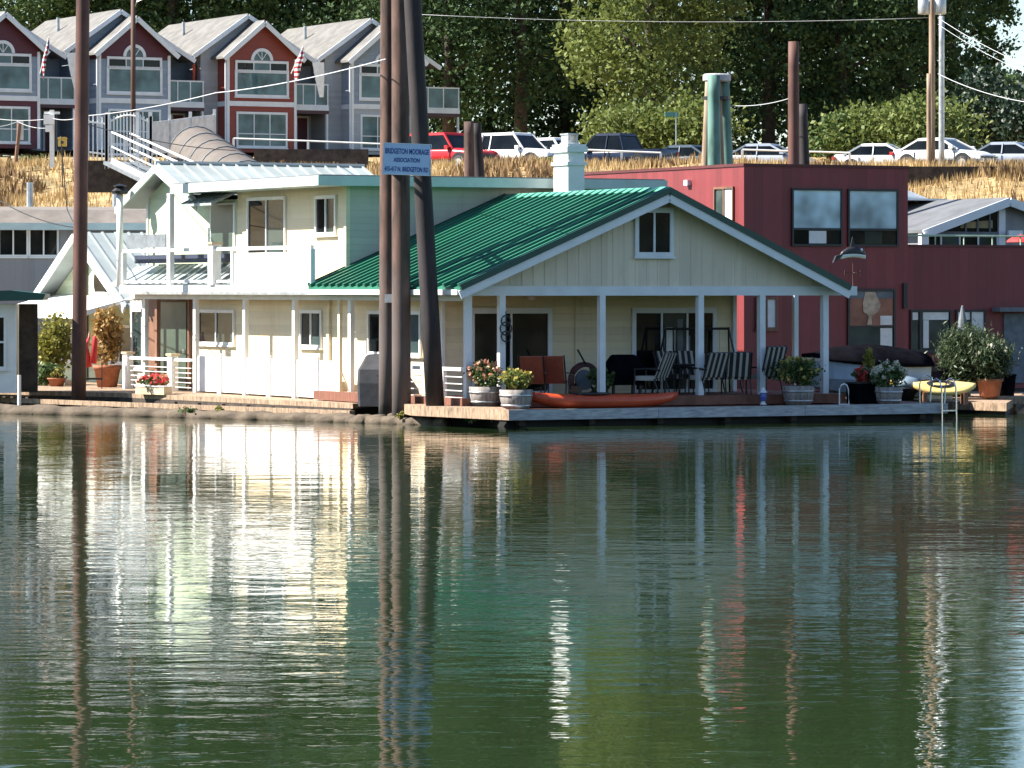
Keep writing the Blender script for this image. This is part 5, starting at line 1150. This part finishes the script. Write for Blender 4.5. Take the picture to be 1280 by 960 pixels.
# ================================================================== TREES
def tree(label, px, yd, top, rad, lm, n, size, low=.08, group='big trees behind the levee', name='broadleaf_tree', m=None, dens=.125):
    x = (px-640)/F*yd; g0 = gz(x, yd)-.2; t = thing(name, label, 'tree', (x, yd, g0), 0, group); hh = top-g0
    mb = MB(); mb.tube([(0, 0, 0), (.1, .05, hh*.25), (-.1, .1, hh*.55), (.1, 0, hh*.85)], .42, 9, .08)
    for k in range(9):
        a_ = 2.4*k; z = hh*(.22+.07*k); L = rad*.7*(1-.04*k); mb.tube([(0, 0, z), (L*.5*math.cos(a_), L*.5*math.sin(a_), z+L*.3), (L*math.cos(a_), L*math.sin(a_), z+L*.75)], .14, 6, .03)
    mb.build('trunk', m or CREOS, t, True)
    nc = max(30, int(n/110)); c = ell_points((0, 0, hh*(.5+low/2)), (rad, rad, hh*(.5-low/2)), nc, .45)
    per = n//nc; sg_ = RNG.uniform(.65, 1.25, nc)*rad*dens
    pts = np.repeat(c, per, 0)+RNG.normal(size=(nc*per, 3))*np.repeat(sg_, per)[:, None]*np.array([1, 1, .8])
    pts = pts[pts[:, 2] > .1]; leaf_mesh('crown', pts, size, lm, t, up=.4, jitter=.6)
    return t
for px, yd, top, rad, lm, lb in (
    (-30, 232, 26, 6.0, LF_MID, 'leafy tree above the leftmost townhouse roof'),
    (95, 236, 27, 5.5, LF_MID, 'leafy tree rising behind the maroon gabled townhouse'),
    (215, 233, 26, 5.5, LF_DARK, 'dark tree above the gap left of the brick red townhouse'),
    (330, 237, 28, 5.5, LF_MID, 'leafy tree rising behind the brick red townhouse'),
    (440, 232, 26, 5.5, LF_DARK, 'dark tree behind the grey end townhouse'),
    (560, 224, 27, 5.8, LF_DARK, 'dark tree just right of the tall pilings'),
    (650, 222, 28, 5.4, LF_DARK, 'dark tree above the two white off roaders'),
    (705, 235, 27, 5.5, LF_DARK, 'dark tree left behind the light green tree'),
    (960, 226, 28, 5.8, LF_DARK, 'dark tree behind the green mooring dolphin'),
    (1050, 224, 27, 5.4, LF_DARK, 'dark tree right behind the rusty steel piling'),
    (1125, 228, 26, 5.2, LF_DARK, 'dark tree left behind the utility pole'),
    (1190, 236, 23.5, 3.6, LF_MID, 'thin crowned tree right behind the utility pole')):
    tree(lb, px, yd, top+7, rad, lm, 24000, .27)
for k, px in enumerate((40, 160, 275, 385, 500, 610, 740, 880, 1010, 1090)):
    tree('dark tree of the back row, number %s from the left seen between crowns' % ('one two three four five six seven eight nine ten'.split()[k]), px, 250+3*(k % 3), 32+2*(k % 2), 6.2, LF_DARK, 10000, .42)
tree('big sunlit light green tree behind the parked pickup', 812, 208, 29, 4.6, LF_LIGHT, 32000, .25, .02, name='maple_tree', dens=.12)
tree('sunlit lower tree with yellowish leaves at the right edge', 1285, 205, 14.6, 2.6, LF_MID, 4500, .34, .1)
for px, yd, w_, hh, lm, lb in ((1235, 200, 2.6, 4.6, LF_CONE, 'dark clipped evergreen hedge at the right edge above the silver sedan'), (1160, 194, 2.8, 3.6, LF_LIGHT, 'ivy covered shrub at the foot of the utility pole'),
                       (1090, 195, 2.9, 3.2, LF_LIGHT, 'light green shrub behind the white rounded sedan'), (1042, 195, 1.6, 2.4, LF_MID, 'small shrub between the rusty piling and white sedan'),
                       (868, 199, 2.6, 3.2, LF_LIGHT, 'bright shrub under the light green tree beside the dolphin'), (790, 200, 2.8, 3.0, LF_LIGHT, 'bright shrub under the light green tree behind the pickup'),
                       (345, 193, .95, .9, LF_LIGHT, 'round green bush before the brick red townhouse'), (38, 176, 1.1, .75, LF_GRN, 'bright green bush on the bank by the mailbox post'), (8, 177, 1.0, .7, LF_CONE, 'dark bush on the bank at the left edge'),
                       (445, 178, 1.2, .7, LF_CONE, 'dark bush before the grey end townhouse'), (682, 168, 1.1, .55, LF_GRN, 'green weed bush in front of the white off roaders'), (1290, 196, 1.8, 4.3, LF_CONE, 'dark tall evergreen at the right edge behind the silver sedan')):
    x = (px-640)/F*yd; o = plant('shrub' if 'hedge' not in lb else 'hedge', lb, 'shrub' if 'hedge' not in lb else 'hedge', (x, yd, gz(x, yd)-.1), w_, hh*.5, int(700*w_*max(1, hh*.6)), .26 if w_ > 1.2 else .18, lm, stems=4)

pts = np.stack([RNG.uniform(-48, 48, 26000), RNG.uniform(229, 243, 26000), 10+5.2*RNG.uniform(0, 1, 26000)**1.3], 1)
tag(leaf_mesh('undergrowth', pts, .42, LF_DARK, up=.3), 'dark undergrowth filling the foot of the wood behind the levee', 'undergrowth', kind='stuff')

# unseen wooded bank behind the viewer; its trees are added to darken window reflections
pts = np.stack([RNG.uniform(-150, 520, 24000), RNG.uniform(-52, -40, 24000), 17*RNG.uniform(0, 1, 24000)**.8], 1)
tag(leaf_mesh('unseen_bank_trees', pts, 1.7, LF_DARK, up=.2), 'unseen dark trees across the slough, added to darken window reflections', 'trees', kind='stuff')
mb = MB(); mb.add([(-1500, -34, .3), (1500, -34, .3), (1500, -300, 3), (-1500, -300, 3)], [(0, 1, 2, 3)]); struct(mb.build('opposite_bank', GROUNDM))
